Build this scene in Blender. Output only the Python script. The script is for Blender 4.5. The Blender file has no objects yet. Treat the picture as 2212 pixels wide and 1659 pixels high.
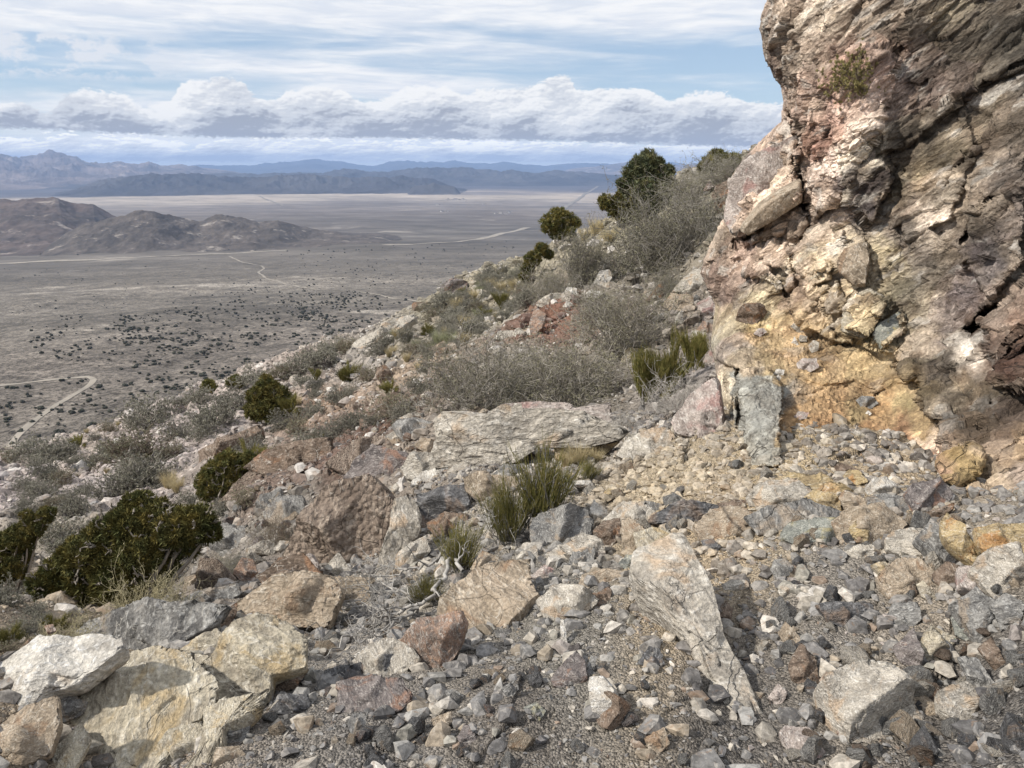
import bpy, math, random
import numpy as np
C = bpy.context.scene
COL = C.collection
rng = np.random.default_rng(7)
random.seed(7)
# ---------------------------------------------------------------- camera
PITCH = math.radians(16.0)
FPX = 768.0                                   # focal length in pixels of a 1024 px wide frame
cam = bpy.data.cameras.new('camera'); cam_o = bpy.data.objects.new('camera', cam); COL.objects.link(cam_o)
cam.sensor_width = 36.0; cam.lens = 36.0*FPX/1024.0
cam_o.location = (0, 0, 0); cam_o.rotation_euler = (math.pi/2-PITCH, 0, 0)
cam.clip_start = 0.05; cam.clip_end = 200000.0
C.camera = cam_o
# ---------------------------------------------------------------- sun and exposure
SUN = np.array([-0.78, -0.22, 0.72]); SUN /= np.linalg.norm(SUN)
SUN_EL = math.asin(SUN[2]); SUN_AZ = math.atan2(SUN[0], SUN[1])
sl = bpy.data.lights.new('sun', 'SUN'); sl.energy = 4.7; sl.angle = math.radians(2.0); sl.color = (1.0, 0.93, 0.82)
so = bpy.data.objects.new('sun', sl); COL.objects.link(so)
from mathutils import Vector
so.rotation_euler = Vector(SUN.tolist()).to_track_quat('Z', 'Y').to_euler()
C.view_settings.view_transform = 'Standard'; C.view_settings.look = 'None'
C.view_settings.exposure = 0.05; C.view_settings.gamma = 1.0
C.cycles.max_bounces = 4; C.cycles.diffuse_bounces = 2; C.cycles.glossy_bounces = 1
C.cycles.transmission_bounces = 1; C.cycles.volume_bounces = 0; C.cycles.transparent_max_bounces = 4
C.cycles.use_denoising = True
SX = 1024.0/2212.0                            # photo read-out units -> frame pixels

def ray(u, v):
    """direction (not normalised) of a photo read-out position"""
    x = (u*SX-512.0)/FPX; y = (384.0-v*SX)/FPX
    return np.array([x, math.cos(PITCH)+y*math.sin(PITCH), -math.sin(PITCH)+y*math.cos(PITCH)])
def ray_ae(u, v):
    d = ray(u, v); return math.degrees(math.atan2(d[0], d[1])), d[2]/math.hypot(d[0], d[1])

def lin(c):
    return tuple((x/255.0/12.92) if x/255.0 <= .04045 else ((x/255.0+.055)/1.055)**2.4 for x in c)

# ---------------------------------------------------------------- node helper
class NT:
    def __init__(s, tree): s.t = tree; s.l = tree.links
    def n(s, kind, **kw):
        nd = s.t.nodes.new(kind)
        for k, v in kw.items():
            if k.startswith('_'): setattr(nd, k[1:], v)
            else:
                key = int(k[1:]) if (k[0] == 'i' and k[1:].isdigit()) else k.replace('__', ' ')
                s.set(nd.inputs[key], v)
        return nd
    def set(s, inp, v):
        if isinstance(v, bpy.types.NodeSocket): s.l.new(v, inp)
        elif isinstance(v, bpy.types.Node): s.l.new(v.outputs[0], inp)
        elif isinstance(v, (tuple, list)):
            n = len(inp.default_value)
            inp.default_value = tuple(v)+((1.0,) if n == 4 and len(v) == 3 else ())
        else: inp.default_value = v
    def m(s, op, a, b=None, c=None, clamp=False):
        nd = s.n('ShaderNodeMath', _operation=op, _use_clamp=clamp)
        s.set(nd.inputs[0], a)
        if b is not None: s.set(nd.inputs[1], b)
        if c is not None: s.set(nd.inputs[2], c)
        return nd.outputs[0]
    def vm(s, op, a, b=None):
        nd = s.n('ShaderNodeVectorMath', _operation=op); s.set(nd.inputs[0], a)
        if b is not None: s.set(nd.inputs[1], b)
        return nd.outputs[0]
    def mix(s, f, a, b, mode='MIX'):
        nd = s.n('ShaderNodeMix', _data_type='RGBA', _blend_type=mode, _clamp_factor=True)
        s.set(nd.inputs[0], f); s.set(nd.inputs[6], a); s.set(nd.inputs[7], b); return nd.outputs[2]
    def ss(s, x, lo, hi, a=0.0, b=1.0):
        nd = s.n('ShaderNodeMapRange', _interpolation_type='SMOOTHSTEP')
        s.set(nd.inputs[0], x); nd.inputs[1].default_value = lo; nd.inputs[2].default_value = hi
        nd.inputs[3].default_value = a; nd.inputs[4].default_value = b; return nd.outputs[0]
    def noise(s, vec, scale, detail=4, rough=.55, dist=0.0, dim='3D'):
        nd = s.n('ShaderNodeTexNoise', _noise_dimensions=dim); s.set(nd.inputs['Vector'], vec); nd.inputs['Scale'].default_value = scale
        nd.inputs['Detail'].default_value = detail; nd.inputs['Roughness'].default_value = rough
        nd.inputs['Distortion'].default_value = dist; return nd.outputs[0]
    def vor(s, vec, scale, feat='F1', out=0, rnd=1.0):
        nd = s.n('ShaderNodeTexVoronoi', _feature=feat); s.set(nd.inputs['Vector'], vec); nd.inputs['Scale'].default_value = scale
        nd.inputs['Randomness'].default_value = rnd; return nd.outputs[out]
    def comb(s, x, y, z):
        nd = s.n('ShaderNodeCombineXYZ'); s.set(nd.inputs[0], x); s.set(nd.inputs[1], y); s.set(nd.inputs[2], z); return nd.outputs[0]

# ---------------------------------------------------------------- sky
world = bpy.data.worlds.new('World'); C.world = world; world.use_nodes = True
def build_sky():
    t = NT(world.node_tree); N2 = lambda *a: t.noise(*(tuple(a)+(4, .55, 0.0)[len(a)-2:]), dim='2D'); world.node_tree.nodes.clear()
    tc = t.n('ShaderNodeTexCoord'); d = t.vm('NORMALIZE', tc.outputs['Generated'])
    sp = t.n('ShaderNodeSeparateXYZ', Vector=d)
    x, y, z = sp.outputs
    az = t.m('MULTIPLY', t.m('ARCTAN2', x, y), 180/math.pi)
    el = t.m('MULTIPLY', t.m('ARCSINE', z), 180/math.pi)
    def curve(pts, a0=-36.0, a1=36.0):
        nd = t.n('ShaderNodeFloatCurve'); cv = nd.mapping.curves[0]
        P = sorted(((a-a0)/(a1-a0), e/12.0) for a, e in pts)
        P = [(p, q) for p, q in P if 0 <= p <= 1]
        cv.points[0].location = (0, P[0][1]); cv.points[1].location = (1, P[-1][1])
        for p, q in P: cv.points.new(p, q)
        nd.mapping.update()
        t.set(nd.inputs['Value'], t.m('DIVIDE', t.m('SUBTRACT', az, a0), a1-a0, clamp=True))
        return t.m('MULTIPLY', nd.outputs[0], 12.0)
    def sk(pts): return [(ray_ae(u, v)[0], math.degrees(math.atan(ray_ae(u, v)[1]))) for u, v in pts]
    top = curve(sk([(-60, 235), (0, 226), (50, 220), (95, 240), (125, 218), (150, 206), (200, 196), (265, 204), (300, 226), (355, 226), (385, 188), (440, 172), (500, 172), (545, 200), (590, 214), (625, 196),
                    (690, 190), (730, 192), (770, 214), (830, 214), (880, 192), (960, 188), (1000, 206), (1060, 192), (1120, 192), (1180, 176), (1225, 162), (1250, 196), (1330, 186), (1400, 192), (1450, 214), (1540, 198), (1600, 214), (1690, 222), (1900, 190), (2212, 230)]))
    bot = curve(sk([(-60, 278), (0, 276), (200, 284), (330, 290), (520, 297), (800, 297), (1000, 301), (1200, 304), (1400, 311), (1690, 318), (2212, 318)]))
    sky = t.n('ShaderNodeTexSky', _sky_type='NISHITA', _sun_disc=False, _sun_elevation=SUN_EL, _sun_rotation=SUN_AZ, _altitude=1800.0, _air_density=1.0, _dust_density=.7, _ozone_density=1.2)
    S = 10.0                                  # the Background strength is 0.1
    base = t.mix(1.0, sky.outputs[0], (1.18, 1.12, 1.05), 'MULTIPLY')
    base = t.mix(.45, base, tuple(S*c for c in lin((186, 211, 240))))
    # high thin streaks
    pv = t.comb(t.m('MULTIPLY', az, .055), t.m('MULTIPLY', t.m('ADD', el, t.m('MULTIPLY', az, .035)), .62), 1.7)
    c1 = N2(pv, 1.0, 6, .58, .35)
    c2 = N2(t.comb(t.m('MULTIPLY', az, .022), t.m('MULTIPLY', t.m('SUBTRACT', el, t.m('MULTIPLY', az, .02)), .42), 4.3), 1.0, 3, .5, .2)
    c3 = N2(t.comb(t.m('MULTIPLY', az, .2), t.m('MULTIPLY', el, 1.6), 4.3), 1.0, 5, .6, .3)
    hi = t.m('ADD', t.m('MULTIPLY', t.m('SUBTRACT', c1, .5), 1.5), t.m('MULTIPLY', t.m('SUBTRACT', c2, .5), 1.8))
    hi = t.m('ADD', hi, t.m('MULTIPLY', t.m('SUBTRACT', c3, .5), .35))
    # more veil towards the top, a clearer band at 5.5 - 8 degrees
    elb = t.m('SUBTRACT', el, 6.7); band = t.m('EXPONENT', t.m('MULTIPLY', t.m('MULTIPLY', elb, elb), -.45))
    veil = t.m('ADD', t.ss(el, 6.5, 11.0, .52, .98), hi)
    veil = t.m('SUBTRACT', veil, t.m('MULTIPLY', band, .28), clamp=True)
    veil = t.m('MAXIMUM', veil, t.ss(el, 14.0, 40.0, 0, .72))
    ciC = t.mix(t.ss(c3, .3, .7), tuple(S*c for c in lin((224, 230, 240))), tuple(S*c for c in lin((247, 248, 250))))
    col = t.mix(t.ss(veil, .05, .95), base, ciC)
    # billow texture for the heaped clouds
    wv = t.comb(t.m('MULTIPLY', az, .42), t.m('MULTIPLY', el, .85), 0.0)
    warp = t.n('ShaderNodeTexNoise', _noise_dimensions='2D', Scale=1.1, Detail=3.0); t.set(warp.inputs['Vector'], wv)
    wv2 = t.vm('ADD', wv, t.vm('MULTIPLY', t.vm('SUBTRACT', warp.outputs['Color'], (.5, .5, .5)), (.30, .30, .30)))
    def billow(vec, sc):
        nd = t.n('ShaderNodeTexVoronoi', _feature='SMOOTH_F1', _voronoi_dimensions='2D'); t.set(nd.inputs['Vector'], vec); nd.inputs['Scale'].default_value = sc
        nd.inputs['Smoothness'].default_value = .35
        nd.inputs['Detail'].default_value = 2.5; nd.inputs['Roughness'].default_value = .42; nd.inputs['Lacunarity'].default_value = 2.2; nd.normalize = True
        return t.m('SUBTRACT', 1.0, nd.outputs[0])
    def bank(tp, bt, vec, sc, w, amp, seed, white, mid, dark, soft=.5, dk=1.0):
        v0 = t.vm('ADD', vec, (seed, seed*1.7, seed*.3)); v1 = t.vm('ADD', v0, (-.05/sc, .13/sc, 0))
        b0 = billow(v0, sc); b1 = billow(v1, sc)
        fn = N2(v0, sc*4.5, 5, .62)
        dens = t.m('ADD', t.m('DIVIDE', t.m('SUBTRACT', tp, el), w), t.m('MULTIPLY', t.m('SUBTRACT', b0, .62), amp))
        dens = t.m('ADD', dens, t.m('MULTIPLY', t.m('SUBTRACT', fn, .5), amp*.5))
        a = t.ss(dens, -.08, soft)
        lowedge = t.m('ADD', t.m('SUBTRACT', el, bt), t.m('MULTIPLY', t.m('SUBTRACT', fn, .5), .5))
        a = t.m('MULTIPLY', a, t.ss(lowedge, -.12, .12))
        hrel = t.m('DIVIDE', t.m('SUBTRACT', el, bt), t.m('MAXIMUM', t.m('SUBTRACT', tp, bt), .4))
        lit = t.m('ADD', t.m('MULTIPLY', t.m('SUBTRACT', b0, b1), 2.6), t.m('MULTIPLY', hrel, 1.15))
        lit = t.m('ADD', lit, t.m('MULTIPLY', t.m('SUBTRACT', fn, .5), .5))
        big = N2(t.vm('ADD', vec, (seed+9, 3, 1)), .45, 2, .5)
        lit = t.m('ADD', lit, t.m('MULTIPLY', t.m('SUBTRACT', big, .5), 2.0))
        c = t.mix(t.ss(lit, -.05*dk, .55*dk), dark, mid); c = t.mix(t.ss(lit, .5*dk, 1.15*dk), c, white)
        return a, c
    W = lambda r, g, b: tuple(S*q for q in lin((r, g, b)))
    # low far row of small clouds
    lowtop = t.m('ADD', t.m('MULTIPLY', N2(t.comb(t.m('MULTIPLY', az, .16), 3.0, 0), 1.0, 2), 1.3), .75)
    wl = t.comb(t.m('MULTIPLY', az, .55), t.m('MULTIPLY', el, 1.9), 0.0)
    a, c = bank(lowtop, .15, wl, 1.15, .5, 4.6, 3.1, *(tuple(1.3*q for q in w) for w in (W(243, 243, 240), W(206, 211, 220), W(172, 180, 196))), .5)
    col = t.mix(t.ss(el, 2.4, .3, 0, .85), col, tuple(1.42*q for q in W(206, 215, 225)))
    col = t.mix(t.m('MULTIPLY', a, .95), col, c)
    # wisps up left
    m1 = t.m('MULTIPLY', t.ss(az, -19.0, -26.0), t.m('MULTIPLY', t.ss(el, 4.6, 5.6), t.ss(el, 8.4, 7.2)))
    wn = N2(wv2, 1.1, 6, .6)
    col = t.mix(t.m('MULTIPLY', m1, t.ss(wn, .42, .6)), col, W(226, 231, 239))
    # main bank
    a, c = bank(top, bot, wv2, 1.35, .62, 1.7, 0.0, W(250, 250, 250), W(216, 220, 227), W(166, 172, 186), .34)
    col = t.mix(t.m('MULTIPLY', a, .97), col, c)
    bg = t.n('ShaderNodeBackground', Color=col, Strength=.1)
    t.n('ShaderNodeOutputWorld', Surface=bg)
build_sky()
world.cycles.sampling_method = 'MANUAL'; world.cycles.sample_map_resolution = 512

# ---------------------------------------------------------------- numpy noise
_P = rng.permutation(256).astype(np.int32); _P = np.concatenate([_P, _P, _P])
_G = rng.normal(size=(256, 3)).astype(np.float32); _G /= np.linalg.norm(_G, axis=1)[:, None]
def pnoise(p):
    """gradient noise, p (N,3) -> about -1..1"""
    p = p.astype(np.float64); i = np.floor(p); f = (p-i).astype(np.float32); i = i.astype(np.int64) & 255
    w = f*f*f*(f*(f*6-15)+10); out = 0
    for dx in (0, 1):
        wx = w[:, 0] if dx else 1-w[:, 0]
        for dy in (0, 1):
            wy = w[:, 1] if dy else 1-w[:, 1]
            for dz in (0, 1):
                wz = w[:, 2] if dz else 1-w[:, 2]
                h = _P[_P[_P[(i[:, 0]+dx) & 255]+((i[:, 1]+dy) & 255)]+((i[:, 2]+dz) & 255)]
                g = _G[h]
                out = out+wx*wy*wz*(g[:, 0]*(f[:, 0]-dx)+g[:, 1]*(f[:, 1]-dy)+g[:, 2]*(f[:, 2]-dz))
    return out*1.6
def fbm(p, oct=4, gain=.5, lac=2.07):
    a = 1.0; s = 0; q = p
    for k in range(oct):
        s = s+a*pnoise(q); q = q*lac+17.3; a *= gain
    return s
def ridged(p, oct=4, gain=.5):
    a = 1.0; s = 0; q = p
    for k in range(oct):
        s = s+a*(1-2*np.abs(pnoise(q))); q = q*2.1+9.1; a *= gain
    return s
_CR = rng.random((256, 3)).astype(np.float32); _CD = rng.normal(size=(256, 3)).astype(np.float32); _CO = rng.random(256).astype(np.float32)-.5
def facet(p, tilt=.6, off=.5):
    """broken-rock relief: every random cell is a tilted plane; returns height, nearest cell id, border distance"""
    i0 = np.floor(p).astype(np.int64); best = np.full(len(p), 9.0, np.float32); sec = best.copy()
    bh = np.zeros(len(p), np.int32); bd = np.zeros((len(p), 3), np.float32)
    for dx in (-1, 0, 1):
        for dy in (-1, 0, 1):
            for dz in (-1, 0, 1):
                c = i0+np.array([dx, dy, dz]); h = _P[_P[_P[c[:, 0] & 255]+(c[:, 1] & 255)]+(c[:, 2] & 255)]
                v = (p-c-_CR[h]).astype(np.float32); d = np.einsum('ij,ij->i', v, v)
                m = d < best; sec = np.where(m, best, np.minimum(sec, d))
                best = np.where(m, d, best); bh = np.where(m, h, bh); bd = np.where(m[:, None], v, bd)
    return np.einsum('ij,ij->i', bd, _CD[bh])*tilt+_CO[bh]*off, bh, np.sqrt(sec)-np.sqrt(best)
def sstep(x, a, b):
    t = np.clip((x-a)/(b-a), 0, 1); return t*t*(3-2*t)

# thin plate splines on scattered controls
def tps(P, V, lam=1e-4):
    P = np.asarray(P, float); V = np.asarray(V, float)
    def K(r2): return .5*r2*np.log(r2+1e-12)
    n = len(P); A = np.zeros((n+3, n+3)); d = ((P[:, None]-P[None])**2).sum(-1)
    A[:n, :n] = K(d)+lam*np.eye(n); A[:n, n] = 1; A[:n, n+1:] = P; A[n, :n] = 1; A[n+1:, :n] = P.T
    b = np.zeros((n+3,)+V.shape[1:]); b[:n] = V; w = np.linalg.solve(A, b)
    def f(Q):
        Q = np.asarray(Q, float); out = []
        for q in np.array_split(Q, max(1, len(Q)//20000)):
            d = ((q[:, None]-P[None])**2).sum(-1); out.append(K(d)@w[:n]+w[n]+q@w[n+1:])
        return np.concatenate(out)
    return f
def idw(P, V, pw=3.0):
    P = np.asarray(P, float); V = np.asarray(V, float)
    def f(Q):
        out = []
        for q in np.array_split(np.asarray(Q, float), max(1, len(Q)//20000)):
            d = ((q[:, None]-P[None])**2).sum(-1)+1e-9; w = d**(-pw/2); out.append((w@V)/w.sum(1)[:, None])
        return np.concatenate(out)
    return f
def lattice(f, xs, ys):
    """evaluate a slow function on a lattice, return fast bilinear lookup"""
    X, Y = np.meshgrid(xs, ys, indexing='ij'); Z = f(np.stack([X.ravel(), Y.ravel()], 1)); Z = Z.reshape(X.shape+Z.shape[1:])
    def g(x, y):
        a = np.clip((x-xs[0])/(xs[-1]-xs[0])*(len(xs)-1), 0, len(xs)-1.001); b = np.clip((y-ys[0])/(ys[-1]-ys[0])*(len(ys)-1), 0, len(ys)-1.001)
        i = a.astype(int); j = b.astype(int); fa = a-i; fb = b-j
        if Z.ndim == 3: fa = fa[..., None]; fb = fb[..., None]
        return Z[i, j]*(1-fa)*(1-fb)+Z[i+1, j]*fa*(1-fb)+Z[i, j+1]*(1-fa)*fb+Z[i+1, j+1]*fa*fb
    return g

# ---------------------------------------------------------------- mesh helpers
def mesh_np(name, V, F, mat, smooth=True, col=None, cname='Col'):
    """V (n,3), F (m,3|4) -> mesh"""
    me = bpy.data.meshes.new(name); F = np.asarray(F, np.int32); k = F.shape[1]
    me.vertices.add(len(V)); me.vertices.foreach_set('co', np.asarray(V, np.float32).ravel())
    me.loops.add(F.size); me.loops.foreach_set('vertex_index', F.ravel())
    me.polygons.add(len(F)); me.polygons.foreach_set('loop_start', np.arange(0, F.size, k, dtype=np.int32))
    try: me.polygons.foreach_set('loop_total', np.full(len(F), k, np.int32))
    except Exception: pass
    me.update(calc_edges=True)
    me.polygons.foreach_set('use_smooth', np.full(len(F), smooth))
    if col is not None:
        at = me.color_attributes.new(cname, 'FLOAT_COLOR', 'POINT')
        c = np.ones((len(V), 4), np.float32); c[:, :3] = col; at.data.foreach_set('color', c.ravel())
    if mat is not None: me.materials.append(mat)
    me.update(); return me
def link(name, me, parent=None, loc=None):
    o = bpy.data.objects.new(name, me); COL.objects.link(o)
    if parent is not None: o.parent = parent
    if loc is not None: o.location = loc
    return o
def tag(o, label=None, cat=None, group=None, kind=None):
    if label: o['label'] = label
    if cat: o['category'] = cat
    if group: o['group'] = group
    if kind: o['kind'] = kind
    return o
def grid_faces(nr, nc, wrap=False):
    i = np.arange(nr-1)[:, None]*nc; j = np.arange(nc if wrap else nc-1)[None]; j2 = (j+1) % nc
    return np.stack([(i+j), (i+j2), (i+nc+j2), (i+nc+j)], -1).reshape(-1, 4)
# ---------------------------------------------------------------- materials
def new_mat(name):
    m = bpy.data.materials.new(name); m.use_nodes = True; m.node_tree.nodes.clear(); return m, NT(m.node_tree)
def finish(t, col, rough=.9, bump=None, dist=.01, strength=1.0, spec=.25):
    b = t.n('ShaderNodeBsdfPrincipled', Base__Color=col, Roughness=rough); b.inputs['Specular IOR Level'].default_value = spec
    if bump is not None:
        bn = t.n('ShaderNodeBump', Height=bump, Distance=dist, Strength=strength); t.l.new(bn.outputs[0], b.inputs['Normal'])
    t.n('ShaderNodeOutputMaterial', Surface=b)
def rock_mat(name, src='const', c1=(.3, .27, .23), c2=(.2, .18, .16), c3=(.5, .47, .42), scale=3.0, bump=.02, vein=.5, stain=None, streak=(1, 1, 1), rnd=True, pits=0.0, crk=.3, rot=0.0):
    """weathered broken rock: mottled ground colour, pale veins, dark hairline cracks, stains"""
    m, t = new_mat(name)
    tc = t.n('ShaderNodeTexCoord'); v = tc.outputs['Object']
    oi = t.n('ShaderNodeObjectInfo')
    if rnd: v = t.vm('ADD', v, t.comb(t.m('MULTIPLY', oi.outputs['Random'], 37.0), t.m('MULTIPLY', oi.outputs['Random'], 91.0), 0.0))
    if src == 'attr': base = t.n('ShaderNodeVertexColor', _layer_name='Col').outputs[0]
    elif src == 'obj': base = oi.outputs['Color']
    if rot == 'random': v = t.n('ShaderNodeVectorRotate', _rotation_type='AXIS_ANGLE', Vector=v, Axis=(.55, .35, .76), Angle=t.m('MULTIPLY', oi.outputs['Random'], 17.0)).outputs[0]
    elif rot: v = t.n('ShaderNodeVectorRotate', _rotation_type='Y_AXIS', Vector=v, Angle=rot).outputs[0]
    vs = t.vm('MULTIPLY', v, streak)
    n1 = t.noise(vs, scale, 8, .62, .6); n2 = t.noise(vs, scale*3.7, 6, .6, 1.2); n3 = t.noise(v, scale*14, 4, .7)
    if src == 'const':
        col = t.mix(t.ss(n1, .34, .62), c2, c1); col = t.mix(t.ss(n2, .5, .68, 0, .8), col, c3)
    else:
        dark = t.mix(1.0, base, c2, 'MULTIPLY'); lightc = t.mix(1.0, base, c3, 'MULTIPLY')
        col = t.mix(t.ss(n1, .34, .60), dark, base); col = t.mix(t.ss(n2, .50, .70, 0, .85), col, lightc)
    if stain:
        n4 = t.noise(t.vm('ADD', v, (5.1, 2.2, 7.7)), scale*.8, 5, .6, .8)
        col = t.mix(t.ss(n4, .53, .66, 0, .8), col, stain)
    # pale veins and hairline cracks
    wv = t.vm('ADD', vs, t.vm('MULTIPLY', t.n('ShaderNodeTexNoise', Scale=scale*1.3, Detail=4.0, Vector=v).outputs[1], (.55/scale,)*3))
    e1 = t.vor(wv, scale*.9, 'DISTANCE_TO_EDGE'); e2 = t.vor(wv, scale*2.6, 'DISTANCE_TO_EDGE')
    gate = t.ss(t.noise(v, scale*.7, 2), .48, .6)
    vn = t.m('MULTIPLY', t.ss(e2, .035, .008), t.ss(t.noise(v, scale*1.9, 2), .5, .62))
    col = t.mix(t.m('MULTIPLY', vn, vein), col, (.62, .59, .54))
    crack = t.m('MULTIPLY', t.ss(e1, .016, .002), gate)
    col = t.mix(t.m('MULTIPLY', crack, crk), col, (.035, .03, .026))
    sp = t.ss(n3, .35, .7, .72, 1.25)
    col = t.mix(1.0, col, t.comb(sp, sp, sp), 'MULTIPLY')
    fac = t.vor(wv, scale*5.5, 'F1', 0)
    h = t.m('ADD', t.m('MULTIPLY', n2, .6), t.m('MULTIPLY', n3, .45)); h = t.m('ADD', h, t.m('MULTIPLY', fac, .35)); h = t.m('ADD', h, t.m('MULTIPLY', n1, 1.1))
    h = t.m('SUBTRACT', h, t.m('MULTIPLY', crack, .5))
    if pits: h = t.m('ADD', h, t.m('MULTIPLY', t.vor(v, scale*9, 'F1'), -pits))
    finish(t, col, .88, h, bump, .9)
    return m

# ---------------------------------------------------------------- ground: one sheet, polar, from the feet to the horizon
# control readings: photo position and ground distance in metres
def ctl(u, v, r):
    a, tn = ray_ae(u, v); return (a, math.log(r), tn)
CT = []
for a in (-70, -50, -33, -15, 0, 15, 33, 50, 70):
    for r in (.6, 1.0, 1.5, 2.0):
        x = r*math.sin(math.radians(a)); z = -1.58+.05*x-.02*r-(max(0, -x-.7)*.10)
        CT.append((a, math.log(r), z/r))
for u, v, r in [(1106, 1400, 2.55), (1600, 1400, 2.55), (2100, 1400, 2.6), (1106, 1200, 3.6), (1350, 1200, 3.35), (1700, 1200, 3.2), (2150, 1200, 3.0), (2500, 1250, 2.7),
                (1590, 965, 4.9), (1300, 1010, 5.4), (1900, 1000, 4.5), (2150, 1110, 3.7), (2400, 1100, 3.5), (1050, 1010, 6.0), (1000, 1200, 4.1), (850, 1350, 3.1), (700, 1420, 2.9), (400, 1500, 2.5),
                (60, 1460, 2.7), (-200, 1480, 2.7), (250, 1400, 3.3), (560, 1300, 3.9), (650, 1230, 5.0), (60, 1345, 7.5), (-100, 1330, 10), (0, 1280, 11.5), (270, 1310, 11.5), (450, 1240, 9.5), (620, 1130, 7.6),
                (840, 1040, 7.2), (900, 900, 10), (1130, 885, 9.6), (1300, 872, 8.8), (1480, 860, 7.6), (1550, 850, 6.6), (1530, 700, 12), (720, 950, 13.5), (520, 1050, 14), (470, 1150, 12.5), (200, 1150, 17), (0, 1150, 19), (-200, 1150, 20),
                (0, 1050, 28), (-200, 1060, 28), (200, 1000, 30), (350, 980, 27), (600, 900, 27), (800, 810, 28), (1000, 720, 25), (1100, 760, 16), (1240, 620, 22), (1240, 560, 33), (1100, 650, 33), (1450, 580, 22), (1500, 640, 16),
                (1520, 560, 20), (1700, 600, 15), (2000, 560, 13), (2300, 540, 12), (1700, 800, 9), (2000, 820, 8), (2300, 840, 7)]:
    CT.append(ctl(u, v, r))
CREST = [(-250, 1050, 38), (0, 988, 40), (150, 955, 42), (300, 905, 44), (430, 855, 45), (560, 805, 47), (700, 756, 48), (770, 738, 48), (860, 698, 48), (940, 655, 50), (1000, 612, 51), (1090, 583, 50), (1160, 556, 47),
         (1230, 520, 44), (1300, 495, 43), (1400, 452, 40), (1500, 380, 35), (1560, 352, 32), (1620, 335, 30), (1800, 320, 28), (2212, 320, 26), (2500, 320, 26)]
for u, v, r in CREST:
    a, tn = ray_ae(u, v); CT += [(a, math.log(r), tn), (a, math.log(r*1.25), tn-.07), (a, math.log(r*1.8), tn-.24), (a, math.log(r*3.0), min(tn-.3, -.46)), (a, math.log(r*5.0), -.46)]
for a in (-70, 60, 90, 180, -180, -120, 130):
    for r in (8, 30): CT.append((a, math.log(r), (-.3 if a < -60 else .15)))
CT = np.array(CT)
LR0, LR1 = math.log(.5), math.log(260.0)
_tp = tps(np.stack([CT[:, 0]/14.0, CT[:, 1]], 1), CT[:, 2], 1e-3)
_tl = lattice(_tp, np.linspace(-60/14, 60/14, 260), np.linspace(LR0, LR1, 300))
PLN = np.array([(100, -.60), (250, -.50), (420, -.408), (500, -.374), (600, -.318), (800, -.243), (1200, -.1875), (2000, -.142), (3500, -.100), (6000, -.0672), (12000, -.0372), (20000, -.0228), (35000, -.0132), (60000, -.0078), (95000, -.005)])
def tan_base(az, r):
    """z / r of the terrain without small relief"""
    lr = np.log(r); tl = _tl(np.clip(az, -59.9, 59.9)/14.0, np.clip(lr, LR0, LR1))
    tp = np.interp(lr, np.log(PLN[:, 0]), PLN[:, 1])
    w = sstep(lr, math.log(110.0), math.log(300.0))
    return tl*(1-w)+tp*w
def relief(x, y, r):
    """small relief in metres"""
    p = np.stack([x, y, np.zeros_like(x)], -1); z = np.zeros_like(x)
    far = r > 60; near = ~far
    q = p[near]; rn = r[near]
    amp = np.interp(rn, [1, 4, 8, 15, 40], [.012, .03, .10, .22, .4])
    z[near] = amp*fbm(q*.55, 3)+amp*.35*fbm(q*2.3+5, 3)+.006*fbm(q*11, 2)
    qd = q@np.array([[.8, .6, 0], [-.6, .8, 0], [0, 0, 1]])*np.array([1.0, .45, 1])
    h, _, e = facet(qd*1.1, .55, .15); z[near] += h*np.interp(rn, [1, 4, 7, 12, 50], [0, .0, .06, .12, .2])
    h, _, e = facet(qd*3.7+9, .5, .25); z[near] += h*np.interp(rn, [1, 3, 6, 12, 50], [.008, .02, .045, .06, .06])
    h, _, e = facet(q*13.0+4, .5, .6); z[near] += h*np.interp(rn, [1, 3, 8, 20], [.002, .005, .013, .0])
    q = p[far]; rf = r[far]
    w = sstep(rf, 110, 500)
    z[far] += (1-w)*.6*fbm(q*.2, 3)
    z[far] += w*(7*fbm(q/420.0, 4)+14*fbm(q/1900.0+3, 3)*sstep(rf, 700, 2500)*(1-sstep(rf, 6000, 14000)))
    # washes running down the fan
    qs = q@np.array([[.94, .34, 0], [-.34, .94, 0], [0, 0, 1]])*np.array([1/130.0, 1/700.0, 1])
    z[far] += w*1.6*(1-sstep(rf, 3000, 7000))*ridged(qs, 3)
    return z
az_d = np.linspace(-43, 43, 1240); az_c = np.concatenate([np.linspace(43.6, 60, 28), np.linspace(63, 297, 79), np.linspace(300, 316.4, 28)])
AZ = np.concatenate([az_d, az_c]); AZR = np.radians(AZ)
def lgs(a, b, q): return np.exp(np.arange(math.log(a), math.log(b), q))
RR = np.concatenate([lgs(.45, 1.7, .02), lgs(1.7, 7, .0042), lgs(7, 62, .0052), lgs(62, 400, .03), lgs(400, 5000, .0062), lgs(5000, 24000, .014), lgs(24000, 90000, .05)])
NRr, NAa = len(RR), len(AZ)
AA, RG = np.meshgrid(AZ, RR); XX = RG*np.sin(np.radians(AA)); YY = RG*np.cos(np.radians(AA))
AW = np.where(AA > 180, AA-360, AA)
ZB = tan_base(AW.ravel(), RG.ravel()).reshape(AA.shape)*RG
ZZ = ZB+relief(XX.ravel(), YY.ravel(), RG.ravel()).reshape(AA.shape)
TT = ZZ/RG
LRR = np.log(RR)
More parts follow.
